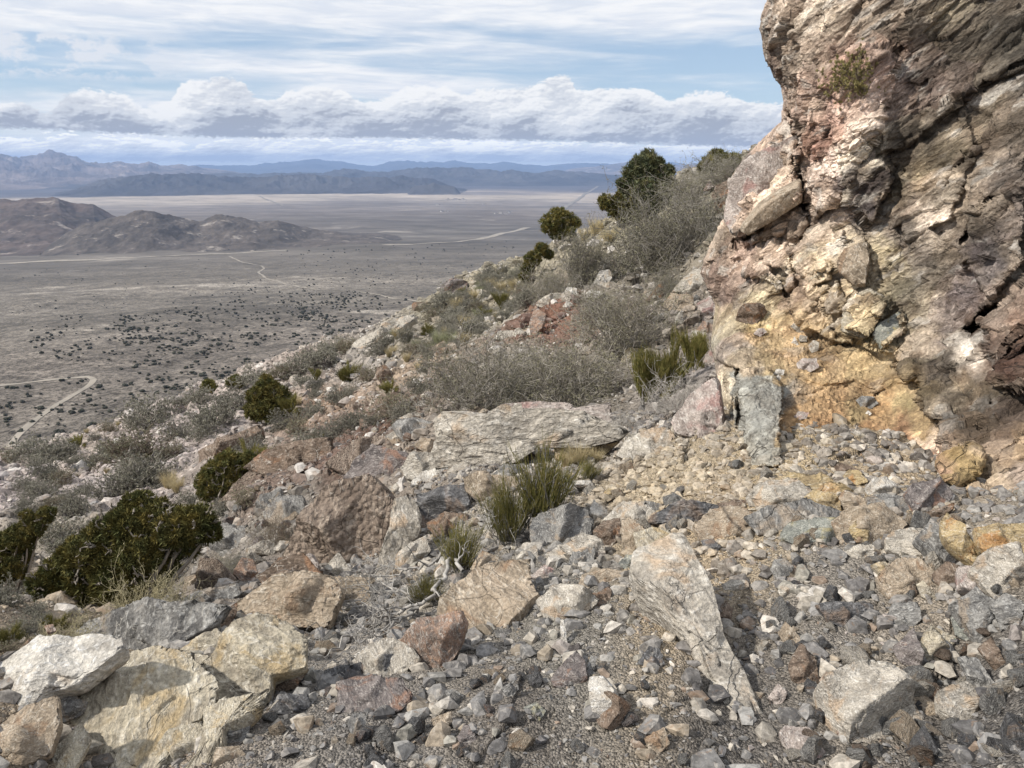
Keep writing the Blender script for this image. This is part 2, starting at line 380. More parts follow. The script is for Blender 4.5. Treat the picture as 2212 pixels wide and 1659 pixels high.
def ground_z(x, y):
    """height of the sheet itself at x, y"""
    x = np.atleast_1d(np.asarray(x, float)); y = np.atleast_1d(np.asarray(y, float))
    r = np.hypot(x, y); a = np.degrees(np.arctan2(x, y)); b = np.clip((a+43)/86*1239, 0, 1238.999); j = b.astype(int); fb = b-j
    i = np.clip(np.searchsorted(RR, r)-1, 0, NRr-2); fa = np.clip((r-RR[i])/(RR[i+1]-RR[i]), 0, 1)
    return ZZ[i, j]*(1-fa)*(1-fb)+ZZ[i+1, j]*fa*(1-fb)+ZZ[i, j+1]*(1-fa)*fb+ZZ[i+1, j+1]*fa*fb
def hit_ground(u, v, rmin=.8):
    """where the view line through a photo position first meets the ground"""
    a, tn = ray_ae(u, v); b = min(max((a+43)/86*1239, 0), 1238.9); j = int(b)
    col = TT[:, j]; k = np.nonzero((col >= tn) & (RR > rmin))[0]
    if len(k) == 0: i = NRr-2; r = RR[i]
    else:
        i = max(k[0], 1); t0, t1 = col[i-1], col[i]; f = np.clip((tn-t0)/(t1-t0+1e-12), 0, 1); r = RR[i-1]+(RR[i]-RR[i-1])*f
    ar = math.radians(a); return np.array([r*math.sin(ar), r*math.cos(ar), r*tn])
def normal_at(x, y, e=None):
    e = e or max(.15, .02*math.hypot(x, y)); z = ground_z(np.array([x-e, x+e, x, x]), np.array([y, y, y-e, y+e]))
    n = np.array([z[0]-z[1], z[2]-z[3], 2*e]); return n/np.linalg.norm(n)

# real soil colours read along the slope
def alb(r, g, b, k=.80, sat=.70):
    m = (r+g+b)/3; return tuple(k*c for c in lin((m+(r-m)*sat, m+(g-m)*sat, m+(b-m)*sat)))
GC = [(1106, 1600, (122, 114, 106)), (1600, 1600, (112, 106, 100)), (2100, 1600, (105, 100, 96)), (800, 1500, (128, 122, 116)), (1200, 1350, (142, 136, 126)), (1800, 1300, (140, 132, 122)), (1500, 1150, (190, 165, 130)),
      (1450, 1050, (205, 182, 145)), (1700, 1000, (198, 172, 130)), (1900, 1030, (190, 165, 130)), (2100, 1150, (165, 150, 130)), (1000, 1250, (170, 160, 145)), (800, 1350, (178, 168, 155)), (900, 1000, (160, 145, 130)),
      (780, 960, (120, 88, 72)), (700, 1000, (140, 110, 95)), (600, 1020, (150, 125, 110)), (600, 1100, (150, 142, 132)), (420, 1200, (140, 130, 118)), (100, 1350, (165, 145, 120)), (20, 1280, (175, 152, 125)), (100, 1150, (170, 158, 142)), (60, 1060, (188, 172, 168)),
      (250, 1020, (190, 176, 172)), (150, 970, (198, 180, 168)), (350, 960, (188, 172, 168)), (450, 900, (195, 178, 170)), (450, 1000, (175, 160, 150)), (560, 830, (180, 165, 155)), (700, 880, (172, 140, 115)), (650, 800, (170, 152, 140)), (800, 780, (170, 160, 150)),
      (880, 720, (158, 148, 132)), (950, 680, (150, 142, 120)), (900, 800, (175, 150, 125)), (1020, 640, (168, 155, 128)), (1100, 590, (165, 155, 130)), (1060, 700, (160, 150, 130)), (1170, 700, (140, 95, 75)), (1120, 780, (165, 155, 140)),
      (1300, 600, (150, 140, 125)), (1250, 500, (195, 175, 130)), (1400, 450, (160, 150, 120)), (1500, 400, (155, 145, 125)), (1200, 680, (150, 105, 85)), (1400, 740, (150, 140, 125)), (1500, 800, (165, 155, 150)), (1500, 680, (160, 145, 130)), (1250, 870, (140, 130, 115))]
_gp, _gv = [], []
for u, v, c in GC:
    p = hit_ground(u, v); _gp.append((math.degrees(math.atan2(p[0], p[1]))/14, math.log(math.hypot(p[0], p[1])))); _gv.append(alb(*c))
_gi = lattice(idw(_gp, _gv, 4.0), np.linspace(-40/14, 40/14, 200), np.linspace(LR0, math.log(90), 220))
PC = [(420, (116, 108, 100)), (700, (113, 106, 98)), (1000, (118, 110, 102)), (1500, (122, 115, 106)), (2500, (122, 115, 106)), (4500, (118, 112, 106)), (6500, (128, 118, 110)), (9000, (150, 140, 132)), (11000, (196, 182, 166)), (12500, (206, 190, 172)), (13600, (150, 140, 134)), (15500, (104, 100, 104)), (40000, (96, 96, 104))]  # far pale band: playa soil with sunlight put into its colour
def ground_colour(x, y, r, aw):
    c = _gi(np.clip(aw, -39, 39)/14, np.clip(np.log(r), LR0, math.log(89)))
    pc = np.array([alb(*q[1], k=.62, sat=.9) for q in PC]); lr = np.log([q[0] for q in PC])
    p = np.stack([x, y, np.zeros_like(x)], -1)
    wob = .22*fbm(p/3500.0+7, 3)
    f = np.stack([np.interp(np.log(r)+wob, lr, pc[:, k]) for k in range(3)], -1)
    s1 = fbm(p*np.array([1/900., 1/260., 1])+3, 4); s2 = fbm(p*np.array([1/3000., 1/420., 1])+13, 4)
    f *= (1+.22*s1+.20*s2)[:, None]  # scrub patches plus cloud-shadow mottling put into the soil colour
    pale = .7*sstep(fbm(p*np.array([1/420., 1/150., 1])+33, 4)+.25*s2, .62, .9)*(1-sstep(r, 6000, 9000)); f = f*(1-.5*pale[:, None])+np.array(alb(205, 192, 175))*.5*pale[:, None]
    w = sstep(r, 75, 200)[:, None]
    nz = fbm(p[:]*.35, 3)*(1-w[:, 0]); c = c*(1+.22*nz[:, None])
    return c*(1-w)+f*w
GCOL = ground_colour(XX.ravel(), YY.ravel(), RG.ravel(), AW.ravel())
def ground_mat():
    m, t = new_mat('soil_and_scree')
    base = t.n('ShaderNodeVertexColor', _layer_name='Col').outputs[0]
    geo = t.n('ShaderNodeNewGeometry'); P = geo.outputs['Position']; r = t.n('ShaderNodeVectorMath', _operation='LENGTH', i0=P).outputs[1]
    near = t.ss(r, 75, 150, 1, 0)
    # broken stone chips in the soil
    vo = t.n('ShaderNodeTexVoronoi', Scale=130.0, Vector=P); vo2 = t.n('ShaderNodeTexVoronoi', Scale=24.0, Vector=P); vo3 = t.n('ShaderNodeTexVoronoi', Scale=6.0, Vector=P)
    rgb = t.mix(t.ss(r, 5, 10), vo.outputs['Color'], vo2.outputs['Color']); rgb = t.mix(t.ss(r, 14, 26), rgb, vo3.outputs['Color'])
    sep = t.n('ShaderNodeSeparateColor', Color=rgb); k = t.ss(sep.outputs[0], 0, 1, 0.6, 1.4)
    fine = t.ss(t.noise(P, 120, 3, .7), .3, .7, .7, 1.3)
    k = t.m('MULTIPLY', k, fine); c = t.mix(1.0, base, t.comb(k, k, k), 'MULTIPLY')
    c = t.mix(t.ss(sep.outputs[1], .8, .9, 0, .35), c, (.36, .33, .29))
    # bush and gravel speckle of the plain
    far = t.ss(r, 1500, 4000)
    s1 = t.vor(P, .42, 'F1'); s2 = t.noise(P, .16, 3, .7); s3 = t.noise(P, .035, 3, .65); s4 = t.noise(t.vm('MULTIPLY', P, (.35, 1, 1)), .008, 5, .65)
    kk = t.m('MULTIPLY', t.ss(s1, .14, .42, .12, 1.22), t.ss(s2, .3, .7, .52, 1.42)); kk = t.m('MULTIPLY', kk, t.ss(s3, .3, .7, .66, 1.35))
    kk = t.m('MULTIPLY', kk, t.ss(t.vor(P, .13, 'F1'), .14, .36, .40, 1.10)); kk = t.m('MULTIPLY', kk, t.ss(t.noise(P, .006, 4, .6, 1.0), .35, .65, .84, 1.16))
    kk = t.m('ADD', t.m('MULTIPLY', kk, t.m('SUBTRACT', 1.0, far)), t.m('MULTIPLY', t.ss(s4, .3, .7, .70, 1.30), far))
    c2 = t.mix(1.0, base, t.comb(kk, kk, kk), 'MULTIPLY')
    col = t.mix(near, c2, c)
    h = t.m('ADD', t.m('MULTIPLY', vo.outputs['Distance'], -.5), t.m('MULTIPLY', t.noise(P, 60, 4, .7), .6)); h = t.m('ADD', h, t.m('MULTIPLY', vo2.outputs['Distance'], -.6))
    finish(t, col, .95, t.m('MULTIPLY', h, near), .025, 1.0, .15)
    return m
gm = ground_mat()
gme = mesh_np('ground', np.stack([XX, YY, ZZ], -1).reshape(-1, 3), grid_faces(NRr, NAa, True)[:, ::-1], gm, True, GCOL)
ground = tag(link('ground', gme), 'stony desert mountainside dropping to the wide grey plain below', 'ground', kind='structure')

# ---------------------------------------------------------------- hills and mountain ranges
def land_mat(name, c1, c2, sc, pale=None):
    m, t = new_mat(name); P = t.n('ShaderNodeNewGeometry').outputs['Position']
    a = t.noise(P, 1/sc, 6, .65); b = t.noise(t.vm('MULTIPLY', P, (1, .5, 2)), 5/sc, 5, .7)
    c = t.mix(t.ss(a, .35, .65), c1, c2); k = t.ss(b, .3, .7, .72, 1.25); c = t.mix(1.0, c, t.comb(k, k, k), 'MULTIPLY')
    if pale: c = t.mix(t.m('MULTIPLY', t.ss(t.noise(t.vm('MULTIPLY', P, (.6, 1, 1)), 3/sc, 5, .7), .57, .68), .6), c, pale)
    finish(t, c, .95, spec=.1); return m
def ridge(name, pts, r0, wn, wf, mat, label, na=500, nr=90, seed=0.0, rough=.35, jag=1.0, az_pad=4.0, rscale=1.0, fe=1.25):
    """a range whose crest passes through the given skyline readings at ground distance r0"""
    A = np.array([ray_ae(u, v) for u, v in pts]); a = np.linspace(A[0, 0]-az_pad, A[-1, 0]+az_pad, na); q = np.linspace(-1, 1, nr)
    QQ, Ag = np.meshgrid(q, a, indexing='ij'); r = r0*np.exp(np.where(QQ < 0, QQ*wn, QQ*wf)+.05*np.sin(Ag*.9+seed)*wn)
    x = r*np.sin(np.radians(Ag)); y = r*np.cos(np.radians(Ag))
    b = np.interp(np.log(r), np.log(PLN[:, 0]), PLN[:, 1])*r
    tc = np.interp(a, A[:, 0], A[:, 1]); tc = tc+.00025*jag*fbm(np.c_[a*2.2+seed*7, 0*a, 0*a], 3); crest = tc*r0; bc = np.interp(math.log(r0), np.log(PLN[:, 0]), PLN[:, 1])*r0
    H = np.maximum(crest-bc, 0)[None]; ends = sstep(a, a[0], A[0, 0])*sstep(-a, -a[-1], -A[-1, 0])
    p = np.stack([x.ravel(), y.ravel(), np.full(x.size, seed*1000.0)], -1)
    L = max(r0*.06*rscale, 50.0)
    rd = ridged(p/L, 5, .42).reshape(x.shape)
    pr = np.clip(1-np.abs(QQ), 0, 1); prof = pr**fe*(1+.0*pr)
    h = H*prof*(1+rough*(rd-.9)*(1-pr**6))*ends[None]
    h = h*(1+.10*jag*fbm(p/(L*.8)+5, 5, .6).reshape(x.shape)*np.clip(1-np.abs(QQ), 0, 1)**.3)+.05*H*fbm(p/(L*.22)+15, 3).reshape(x.shape)*np.clip(pr*3, 0, 1)*ends[None]
    edge = np.maximum(np.abs(QQ), 0)
    z = b+h-(1-sstep(1-edge, 0, .12))*H.mean()*.08-6
    me = mesh_np(name, np.stack([x, y, z], -1).reshape(-1, 3), grid_faces(nr, na), mat)
    return tag(link(name, me), label, 'hills' if 'hill' in name else 'mountains', kind='structure')
hm = land_mat('hill_soil', alb(122, 111, 104, .60), alb(98, 91, 87, .60), 160.0, alb(190, 178, 165))
mm = land_mat('mountain_rock', alb(100, 96, 96, .6), alb(70, 68, 72, .6), 2200.0)
mp = land_mat('pale_mountain_rock', alb(150, 130, 122, .72), alb(105, 94, 92, .72), 1500.0, alb(200, 185, 175))
ridge('low_hills', [(-180, 432), (0, 430), (70, 427), (125, 424), (160, 436), (200, 440), (240, 462), (290, 480), (340, 500)], 5000, .32, .30, land_mat('red_hill_soil', alb(124, 107, 101, .60), alb(98, 90, 87, .60), 300.0, alb(190, 175, 162)), 'reddish brown low hills on the plain', 620, 220, 1.0, .2, fe=1.5, jag=.25, rscale=1.4)
ridge('low_hills', [(200, 478), (250, 468), (290, 456), (320, 452), (350, 458), (390, 468), (430, 474), (480, 463), (520, 466), (560, 476), (600, 470), (650, 486), (700, 496), (760, 504), (830, 508), (900, 520), (960, 536), (1010, 545)], 3900, .115, .25, hm, 'grey brown low hills with pale streaks in the middle of the plain', 800, 220, 2.0, .16, rscale=1.1, fe=1.15, jag=.45)
ridge('low_hills', [(500, 534), (570, 527), (640, 521), (700, 518), (760, 521), (820, 519), (880, 525), (950, 533)], 3520, .05, .2, hm, 'low dark tail of the hills reaching towards the middle of the plain', 400, 90, 12.0, .25, az_pad=2.0, fe=1.2, jag=.8)
ridge('low_hills', [(420, 532), (480, 522), (540, 520), (600, 528), (640, 540)], 3480, .03, .04, hm, 'small rounded knoll beside the pale track on the plain', 200, 50, 9.0, .4, fe=1.7, az_pad=2.0)
ridge('mountain_range', [(-200, 345), (0, 334), (40, 341), (75, 336), (105, 327), (135, 329), (160, 336), (185, 347), (215, 352), (260, 350), (300, 356), (320, 350), (345, 356), (390, 354), (425, 361), (470, 366)], 26000, .42, .25, mp, 'tall pale faced mountain massif on the horizon', 620, 120, 3.0, .45, rscale=.7, fe=1.5)
ridge('mountain_range', [(180, 392), (330, 384), (420, 375), (480, 373), (560, 375), (620, 371), (700, 372), (740, 363), (790, 370), (850, 367), (900, 359), (960, 364), (1000, 358), (1030, 366), (1100, 367), (1160, 372), (1210, 368), (1270, 372), (1330, 377), (1400, 380), (1600, 380)], 19500, .14, .12, mm, 'dark blue middle range of broken mountains beyond the plain', 760, 90, 4.0, .5, rscale=.6, fe=1.5)
ridge('mountain_range', [(440, 356), (540, 357), (580, 352), (640, 347), (700, 345), (735, 349), (770, 356), (805, 358), (840, 351), (880, 347), (905, 350), (950, 351), (985, 346), (1010, 352), (1060, 353), (1090, 350), (1130, 355), (1180, 358), (1230, 352), (1290, 352), (1340, 354), (1420, 350), (1470, 352), (1520, 362), (1700, 366)], 46000, .3, .2, mm, 'faint farthest blue mountain range under the clouds', 760, 70, 5.0, .45, rscale=.5)
ridge('mountain_range', [(1180, 376), (1230, 366), (1300, 356), (1350, 350), (1400, 352), (1440, 358), (1500, 352), (1540, 362)], 31000, .15, .15, mp, 'pale sunlit ridge behind the dark middle range', 300, 60, 6.0, .45, rscale=.6)
ridge('mountain_range', [(250, 384), (330, 378), (420, 376), (520, 382), (620, 378), (680, 376), (760, 384), (860, 380), (900, 383)], 14500, .14, .12, mm, 'row of low dark foothills at the far edge of the plain', 500, 60, 7.0, .6, rscale=.6, jag=1.4)
ridge('mountain_range', [(895, 401), (925, 398), (937, 393), (950, 398), (980, 401)], 12500, .05, .05, mm, 'tiny lone cone standing on the far plain', 80, 40, 8.0, .3, az_pad=.6, jag=.2)
# ---------------------------------------------------------------- the cliff beside the path
def R2(x, y): return 1106+x*.3733, 265.4+y*.3733
def R3(x, y): return 1504+x*.64, y*.64
def R4(x, y): return x*.4266, 707.8+y*.4266
def R5(x, y): return 707.8+x*.4266, 530.9+y*.4266
def R6(x, y): return x*.36, 1128+y*.36
def R7(x, y): return 707.8+x*.36, 1128+y*.36
def R8(x, y): return 1415.7+x*.4132, 973.3+y*.4132
def RA(x, y): return 1504+x*.2667, 309.7+y*.2667
def RB(x, y): return 1769.6+x*.2667, 619+y*.2667
def RD(x, y): return x, y
REG = dict(r2=R2, r3=R3, r4=R4, r5=R5, r6=R6, r7=R7, r8=R8, ra=RA, rb=RB, d=RD)
def conv(reg, pts): return [REG[reg](x, y) for x, y in pts]
def sdf(P, poly):
    """signed distance to a polygon, positive inside"""
    q = np.asarray(poly, float); a = q; b = np.roll(q, -1, 0); d = np.full(len(P), 1e9); ins = np.zeros(len(P), bool)
    for (x0, y0), (x1, y1) in zip(a, b):
        e = np.array([x1-x0, y1-y0]); w = P-np.array([x0, y0]); t = np.clip((w@e)/(e@e+1e-9), 0, 1)
        d = np.minimum(d, np.hypot(*(w-t[:, None]*e).T))
        c = ((y0 <= P[:, 1]) & (y1 > P[:, 1])) | ((y1 <= P[:, 1]) & (y0 > P[:, 1]))
        ins ^= c & (P[:, 0] < x0+(P[:, 1]-y0)/(y1-y0+1e-12)*(x1-x0))
    return np.where(ins, d, -d)
def lined(P, pts):
    d = np.full(len(P), 1e9)
    for (x0, y0), (x1, y1) in zip(pts[:-1], pts[1:]):
        e = np.array([x1-x0, y1-y0]); w = P-np.array([x0, y0]); t = np.clip((w@e)/(e@e+1e-9), 0, 1); d = np.minimum(d, np.hypot(*(w-t[:, None]*e).T))
    return d
UL = np.array([(-700, 1740), (-100, 1662), (0, 1658), (30, 1645), (60, 1640), (90, 1647), (130, 1655), (165, 1672), (185, 1688), (215, 1693), (240, 1689), (262, 1688), (280, 1668), (300, 1650), (318, 1632), (335, 1612), (355, 1598), (380, 1580), (410, 1573),
               (440, 1571), (470, 1566), (482, 1556), (520, 1540), (560, 1520), (590, 1513), (625, 1530), (660, 1546), (700, 1540), (740, 1536), (800, 1546), (850, 1556), (900, 1568), (965, 1585), (1020, 1590), (1500, 1600)], float)
def u_left(v): return np.interp(v, UL[:, 0], UL[:, 1])
CD = [(1700, -600, 7.6), (1660, 0, 7.4), (1690, 240, 7.5), (1610, 340, 8.6), (1578, 440, 8.0), (1516, 590, 8.4), (1546, 660, 7.4), (1545, 760, 6.3), (1588, 965, 5.0), (1730, 100, 6.8), (1800, 300, 6.5), (1750, 450, 7.0), (1650, 520, 7.4), (1600, 600, 7.4), (1700, 580, 7.0),
      (1850, 500, 6.4), (1850, 650, 6.2), (1780, 620, 6.5), (1900, 740, 5.9), (2000, 200, 6.1), (2000, 420, 5.9), (2100, 600, 5.3), (2100, 850, 4.65), (2212, 0, 5.8), (2212, 300, 5.3), (2212, 600, 4.8), (2212, 900, 4.1), (2150, 1100, 3.65), (2500, 300, 4.6), (2500, 900, 3.6), (2500, 1300, 2.9), (2800, 0, 4.6), (2800, 1300, 2.6),
      (2090, 1000, 4.05), (2000, -600, 7.0), (2600, -600, 5.6), (1850, -300, 6.4), (1650, 690, 6.9), (1750, 720, 6.5), (1600, 770, 6.1), (1700, 800, 5.8), (1900, 800, 5.7), (1800, 880, 5.25), (2000, 900, 4.85), (1600, 880, 5.3), (1800, 980, 4.75), (2000, 1010, 4.4), (1600, 1100, 4.2), (1800, 1250, 3.9), (2100, 1250, 3.2)]
_cd = tps([(u/300., v/300.) for u, v, d in CD], [d for u, v, d in CD], 2e-3)
LEDGE = [(1500, 640), (1640, 618), (1700, 640), (1735, 700), (1790, 735), (1850, 745), (1920, 764), (1940, 785), (1984, 826), (2000, 860), (2026, 900), (2052, 955), (2046, 990), (2100, 1120), (2000, 1400), (1400, 1400), (1400, 640)]
PUSH = [  # polygon, metres towards the viewer, how many read-out units its edge takes to rise, dome
    ('d', [(1572, 430), (1584, 395), (1600, 372), (1665, 335), (1716, 306), (1728, 330), (1722, 430), (1700, 452), (1660, 474), (1612, 500), (1585, 500), (1568, 482)], .42, 9, .25),
    ('d', [(1618, 520), (1625, 500), (1660, 486), (1683, 478), (1690, 498), (1650, 520), (1620, 530)], .16, 5, .05),
    ('d', [(1735, 400), (1728, 310), (1720, 240), (1760, 150), (1860, 100), (1940, 130), (1925, 200), (1895, 300), (1840, 380), (1800, 440), (1760, 470)], .22, 14, .12),
    ('d', [(1945, -700), (1950, 40), (1948, 110), (1925, 200), (1905, 275), (1900, 335), (1945, 322), (1990, 290), (2065, 240), (2130, 186), (2180, 160), (2500, 20), (2900, -100), (2900, -700)], .09, 8, .0),
    ('d', [(1830, 385), (1860, 362), (1905, 348), (1928, 372), (1925, 410), (1905, 440), (1893, 470), (1872, 480), (1850, 462), (1834, 425)], .20, 6, .05),
    ('ra', [(890, 1150), (1000, 980), (1080, 980), (1100, 1100), (900, 1190)], .22, 4, .08),
    ('ra', [(1140, 950), (1200, 850), (1380, 790), (1400, 900), (1360, 1150), (1280, 1140), (1150, 1020)], .26, 5, .12),
    ('ra', [(1040, 1270), (1130, 1120), (1220, 1290), (1200, 1360), (1050, 1360)], .16, 4, .08),
    ('ra', [(1195, 1350), (1290, 1220), (1400, 1170), (1520, 1240), (1510, 1400), (1390, 1570), (1180, 1500)], .34, 5, .14),
    ('ra', [(930, 1190), (1060, 1150), (1070, 1190), (940, 1245)], .14, 4, .04),
    ('ra', [(1420, 1260), (1540, 1240), (1600, 1330), (1520, 1420), (1440, 1400)], .15, 4, .05),
    ('ra', [(1440, 1520), (1540, 1420), (1659, 1340), (1690, 1400), (1640, 1560), (1500, 1650)], .18, 4, .06),
    ('ra', [(760, 860), (1000, 700), (1180, 760), (1180, 900), (1000, 1000), (880, 1080), (800, 1000)], .20, 8, .1),
    ('ra', [(390, 1060), (420, 980), (600, 840), (770, 850), (790, 1180), (700, 1200), (560, 1120)], .20, 7, .08),
    ('ra', [(750, 1290), (800, 1200), (900, 1200), (960, 1330), (850, 1420), (760, 1360)], .16, 4, .06),
    ('ra', [(640, 620), (760, 560), (850, 520), (860, 700), (780, 760), (700, 720)], .14, 5, .05),
    ('rb', [(1110, 390), (1290, 235), (1440, 110), (1465, 140), (1335, 280), (1330, 370), (1200, 500)], -.42, 5, 0),
    ('d', [(1594, 812), (1612, 796), (1668, 802), (1690, 830), (1692, 900), (1680, 950), (1692, 1008), (1588, 1008), (1585, 900)], .28, 4, .03),
    ('d', [(1690, 760), (1760, 740), (1860, 752), (1930, 790), (1960, 830), (1900, 840), (1840, 825), (1780, 835), (1720, 810)], .05, 8, .02),
    ('d', [(2000, 240), (2080, 200), (2110, 330), (2040, 480), (1960, 520), (1930, 450)], .08, 8, .06),
    ('d', [(2100, 400), (2212, 330), (2212, 560), (2140, 640), (2080, 560)], .16, 10, .08),
    ('d', [(2130, 700), (2260, 560), (2260, 800), (2180, 860), (2140, 800)], .14, 8, .05),
    ('d', [(2040, 1010), (2100, 960), (2110, 1010), (2070, 1050)], .14, 5, .04)]
CRK = [('d', [(1590, 526), (1625, 498), (1668, 476), (1705, 450), (1730, 440)], .45, 6), ('d', [(1722, 320), (1712, 268), (1716, 255), (1700, 240)], .35, 5), ('d', [(1730, 440), (1722, 380), (1712, 340)], .2, 4),
       ('d', [(1600, 535), (1660, 520), (1700, 498)], .18, 4), ('d', [(1905, 350), (1960, 318), (2010, 285), (2070, 236), (2130, 180), (2212, 130)], .05, 5), ('d', [(1880, 500), (1900, 450), (1925, 410), (1930, 370)], .12, 4),
       ('rb', [(1700, 300), (1600, 420), (1520, 500), (1450, 640), (1390, 740), (1395, 950), (1300, 1150)], .09, 3), ('rb', [(1659, 500), (1560, 580), (1480, 650)], .07, 3), ('rb', [(1750, 1120), (1560, 1300), (1400, 1450)], .06, 3),
       ('ra', [(1370, 700), (1390, 900), (1450, 1030), (1530, 1110), (1560, 1230), (1620, 1300)], .16, 3), ('ra', [(1140, 960), (1140, 1120), (1180, 1230), (1220, 1290)], .2, 4), ('ra', [(940, 1250), (990, 1330), (1000, 1430), (1140, 1560), (1300, 1620), (1450, 1580)], .22, 5),
       ('ra', [(820, 700), (960, 660), (1060, 560), (1200, 480)], .12, 4), ('ra', [(290, 720), (370, 740), (380, 820), (520, 780), (690, 720)], .16, 4), ('d', [(2080, 520), (2110, 460), (2150, 420)], .2, 4), ('d', [(2040, 400), (2070, 360), (2110, 330)], .16, 4),
       ('rb', [(640, 620), (800, 775), (860, 900), (960, 1060)], .14, 4), ('d', [(1545, 780), (1590, 800), (1597, 870), (1590, 985)], .25, 4), ('rb', [(440, 880), (620, 800), (790, 790)], .08, 3), ('d', [(1700, 860), (1830, 838), (1900, 850)], .03, 3),
       ('d', [(1640, 560), (1690, 590), (1700, 640)], .15, 4), ('d', [(1515, 580), (1560, 560), (1600, 566)], .1, 4)]
CC = [(1655, 60, (165, 150, 138)), (1680, 150, (150, 132, 118)), (1700, 30, (190, 175, 160)), (1740, 30, (205, 195, 182)), (1800, 20, (200, 188, 172)), (1880, 30, (180, 165, 150)), (1750, 130, (192, 175, 160)), (1830, 140, (205, 160, 145)), (1790, 200, (210, 170, 155)), (1900, 130, (200, 172, 160)),
      (1690, 260, (200, 180, 168)), (1720, 230, (190, 165, 150)), (1850, 230, (215, 190, 178)), (1900, 220, (225, 205, 195)), (1800, 280, (205, 165, 150)), (1770, 320, (200, 150, 132)), (1870, 300, (228, 218, 208)), (1880, 340, (225, 215, 205)), (1640, 320, (200, 170, 155)), (1610, 340, (150, 140, 138)), (1660, 300, (190, 165, 150)),
      (1640, 380, (222, 190, 175)), (1600, 420, (215, 195, 180)), (1680, 420, (218, 202, 182)), (1630, 470, (212, 198, 176)), (1750, 400, (205, 190, 178)), (1800, 430, (212, 200, 186)), (1780, 360, (215, 205, 195)), (1830, 330, (225, 212, 202)), (1650, 510, (205, 188, 165)), (1600, 560, (195, 172, 155)), (1540, 600, (165, 140, 128)), (1560, 640, (165, 142, 130)), (1620, 600, (175, 152, 138)),
      (1700, 560, (215, 200, 182)), (1780, 520, (212, 202, 182)), (1650, 570, (205, 190, 172)), (1720, 620, (195, 172, 145)), (1770, 590, (212, 198, 165)), (1840, 560, (208, 194, 165)), (1850, 610, (205, 190, 155)), (1860, 680, (205, 188, 145)), (1800, 640, (200, 185, 150)), (1880, 720, (205, 190, 145)), (1920, 560, (180, 172, 135)), (1940, 640, (175, 168, 140)), (1930, 700, (185, 175, 150)),
      (1860, 400, (118, 110, 116)), (1880, 450, (105, 98, 104)), (1900, 390, (112, 105, 110)), (1950, 330, (150, 132, 118)), (1930, 240, (150, 138, 130)), (1990, 60, (150, 142, 132)), (2060, 100, (130, 122, 115)), (2000, 180, (125, 112, 108)), (1960, 280, (120, 108, 100)), (2150, 50, (125, 118, 112)), (2212, 150, (118, 110, 105)), (2100, 180, (130, 118, 110)), (2040, 30, (165, 155, 135)),
      (1940, 440, (180, 165, 140)), (1990, 380, (185, 165, 135)), (2050, 330, (170, 152, 128)), (2000, 460, (225, 215, 205)), (2030, 420, (200, 188, 170)), (2110, 300, (160, 140, 122)), (2180, 250, (150, 135, 120)), (2200, 400, (145, 135, 130)), (2100, 450, (160, 145, 128)), (2120, 560, (140, 132, 140)), (2050, 560, (175, 162, 145)), (1990, 560, (150, 142, 135)), (2200, 560, (165, 150, 138)), (2080, 640, (150, 142, 150)), (2160, 680, (170, 150, 138)),
      (1960, 500, (145, 138, 132)), (1980, 640, (185, 178, 160)), (1990, 750, (190, 180, 160)), (2040, 800, (150, 138, 128)), (2060, 700, (160, 152, 150)), (2100, 770, (215, 210, 205)), (2110, 720, (120, 88, 70)), (2180, 780, (150, 105, 90)), (2212, 720, (160, 120, 100)), (2120, 860, (185, 165, 135)), (2190, 880, (150, 132, 118)), (2050, 880, (170, 155, 135)), (2090, 950, (185, 160, 130)), (2170, 960, (175, 152, 130)), (2080, 1010, (195, 165, 95)), (2150, 1050, (190, 172, 145)), (2212, 1050, (175, 158, 145)), (2212, 970, (190, 160, 120)),
      (1560, 680, (190, 172, 140)), (1640, 660, (205, 190, 155)), (1700, 690, (210, 188, 135)), (1580, 720, (178, 165, 142)), (1650, 730, (212, 182, 118)), (1560, 760, (165, 160, 148)), (1600, 780, (180, 165, 140)), (1720, 740, (205, 172, 112)), (1900, 870, (212, 165, 95)), (1780, 930, (214, 160, 92)), (1880, 940, (208, 155, 92)), (1700, 780, (205, 168, 108)), (1560, 830, (215, 205, 175)), (1575, 900, (205, 190, 150)), (1620, 830, (168, 172, 162)), (1640, 880, (165, 170, 168)), (1620, 930, (168, 168, 158)), (1680, 860, (155, 152, 145)), (1670, 800, (190, 168, 110)),
      (1760, 800, (205, 170, 105)), (1850, 790, (212, 182, 118)), (1920, 830, (208, 176, 110)), (1800, 860, (205, 162, 100)), (1720, 900, (208, 160, 90)), (1850, 900, (195, 172, 110)), (1960, 880, (198, 175, 110)), (1740, 960, (205, 178, 120)), (1850, 960, (198, 150, 95)), (1950, 950, (195, 140, 90)), (1980, 990, (200, 130, 88)), (2020, 960, (225, 200, 175)), (2030, 1020, (205, 160, 130)), (1700, 980, (200, 180, 130)), (2000, 920, (200, 165, 105)), (1620, 985, (200, 180, 140))]
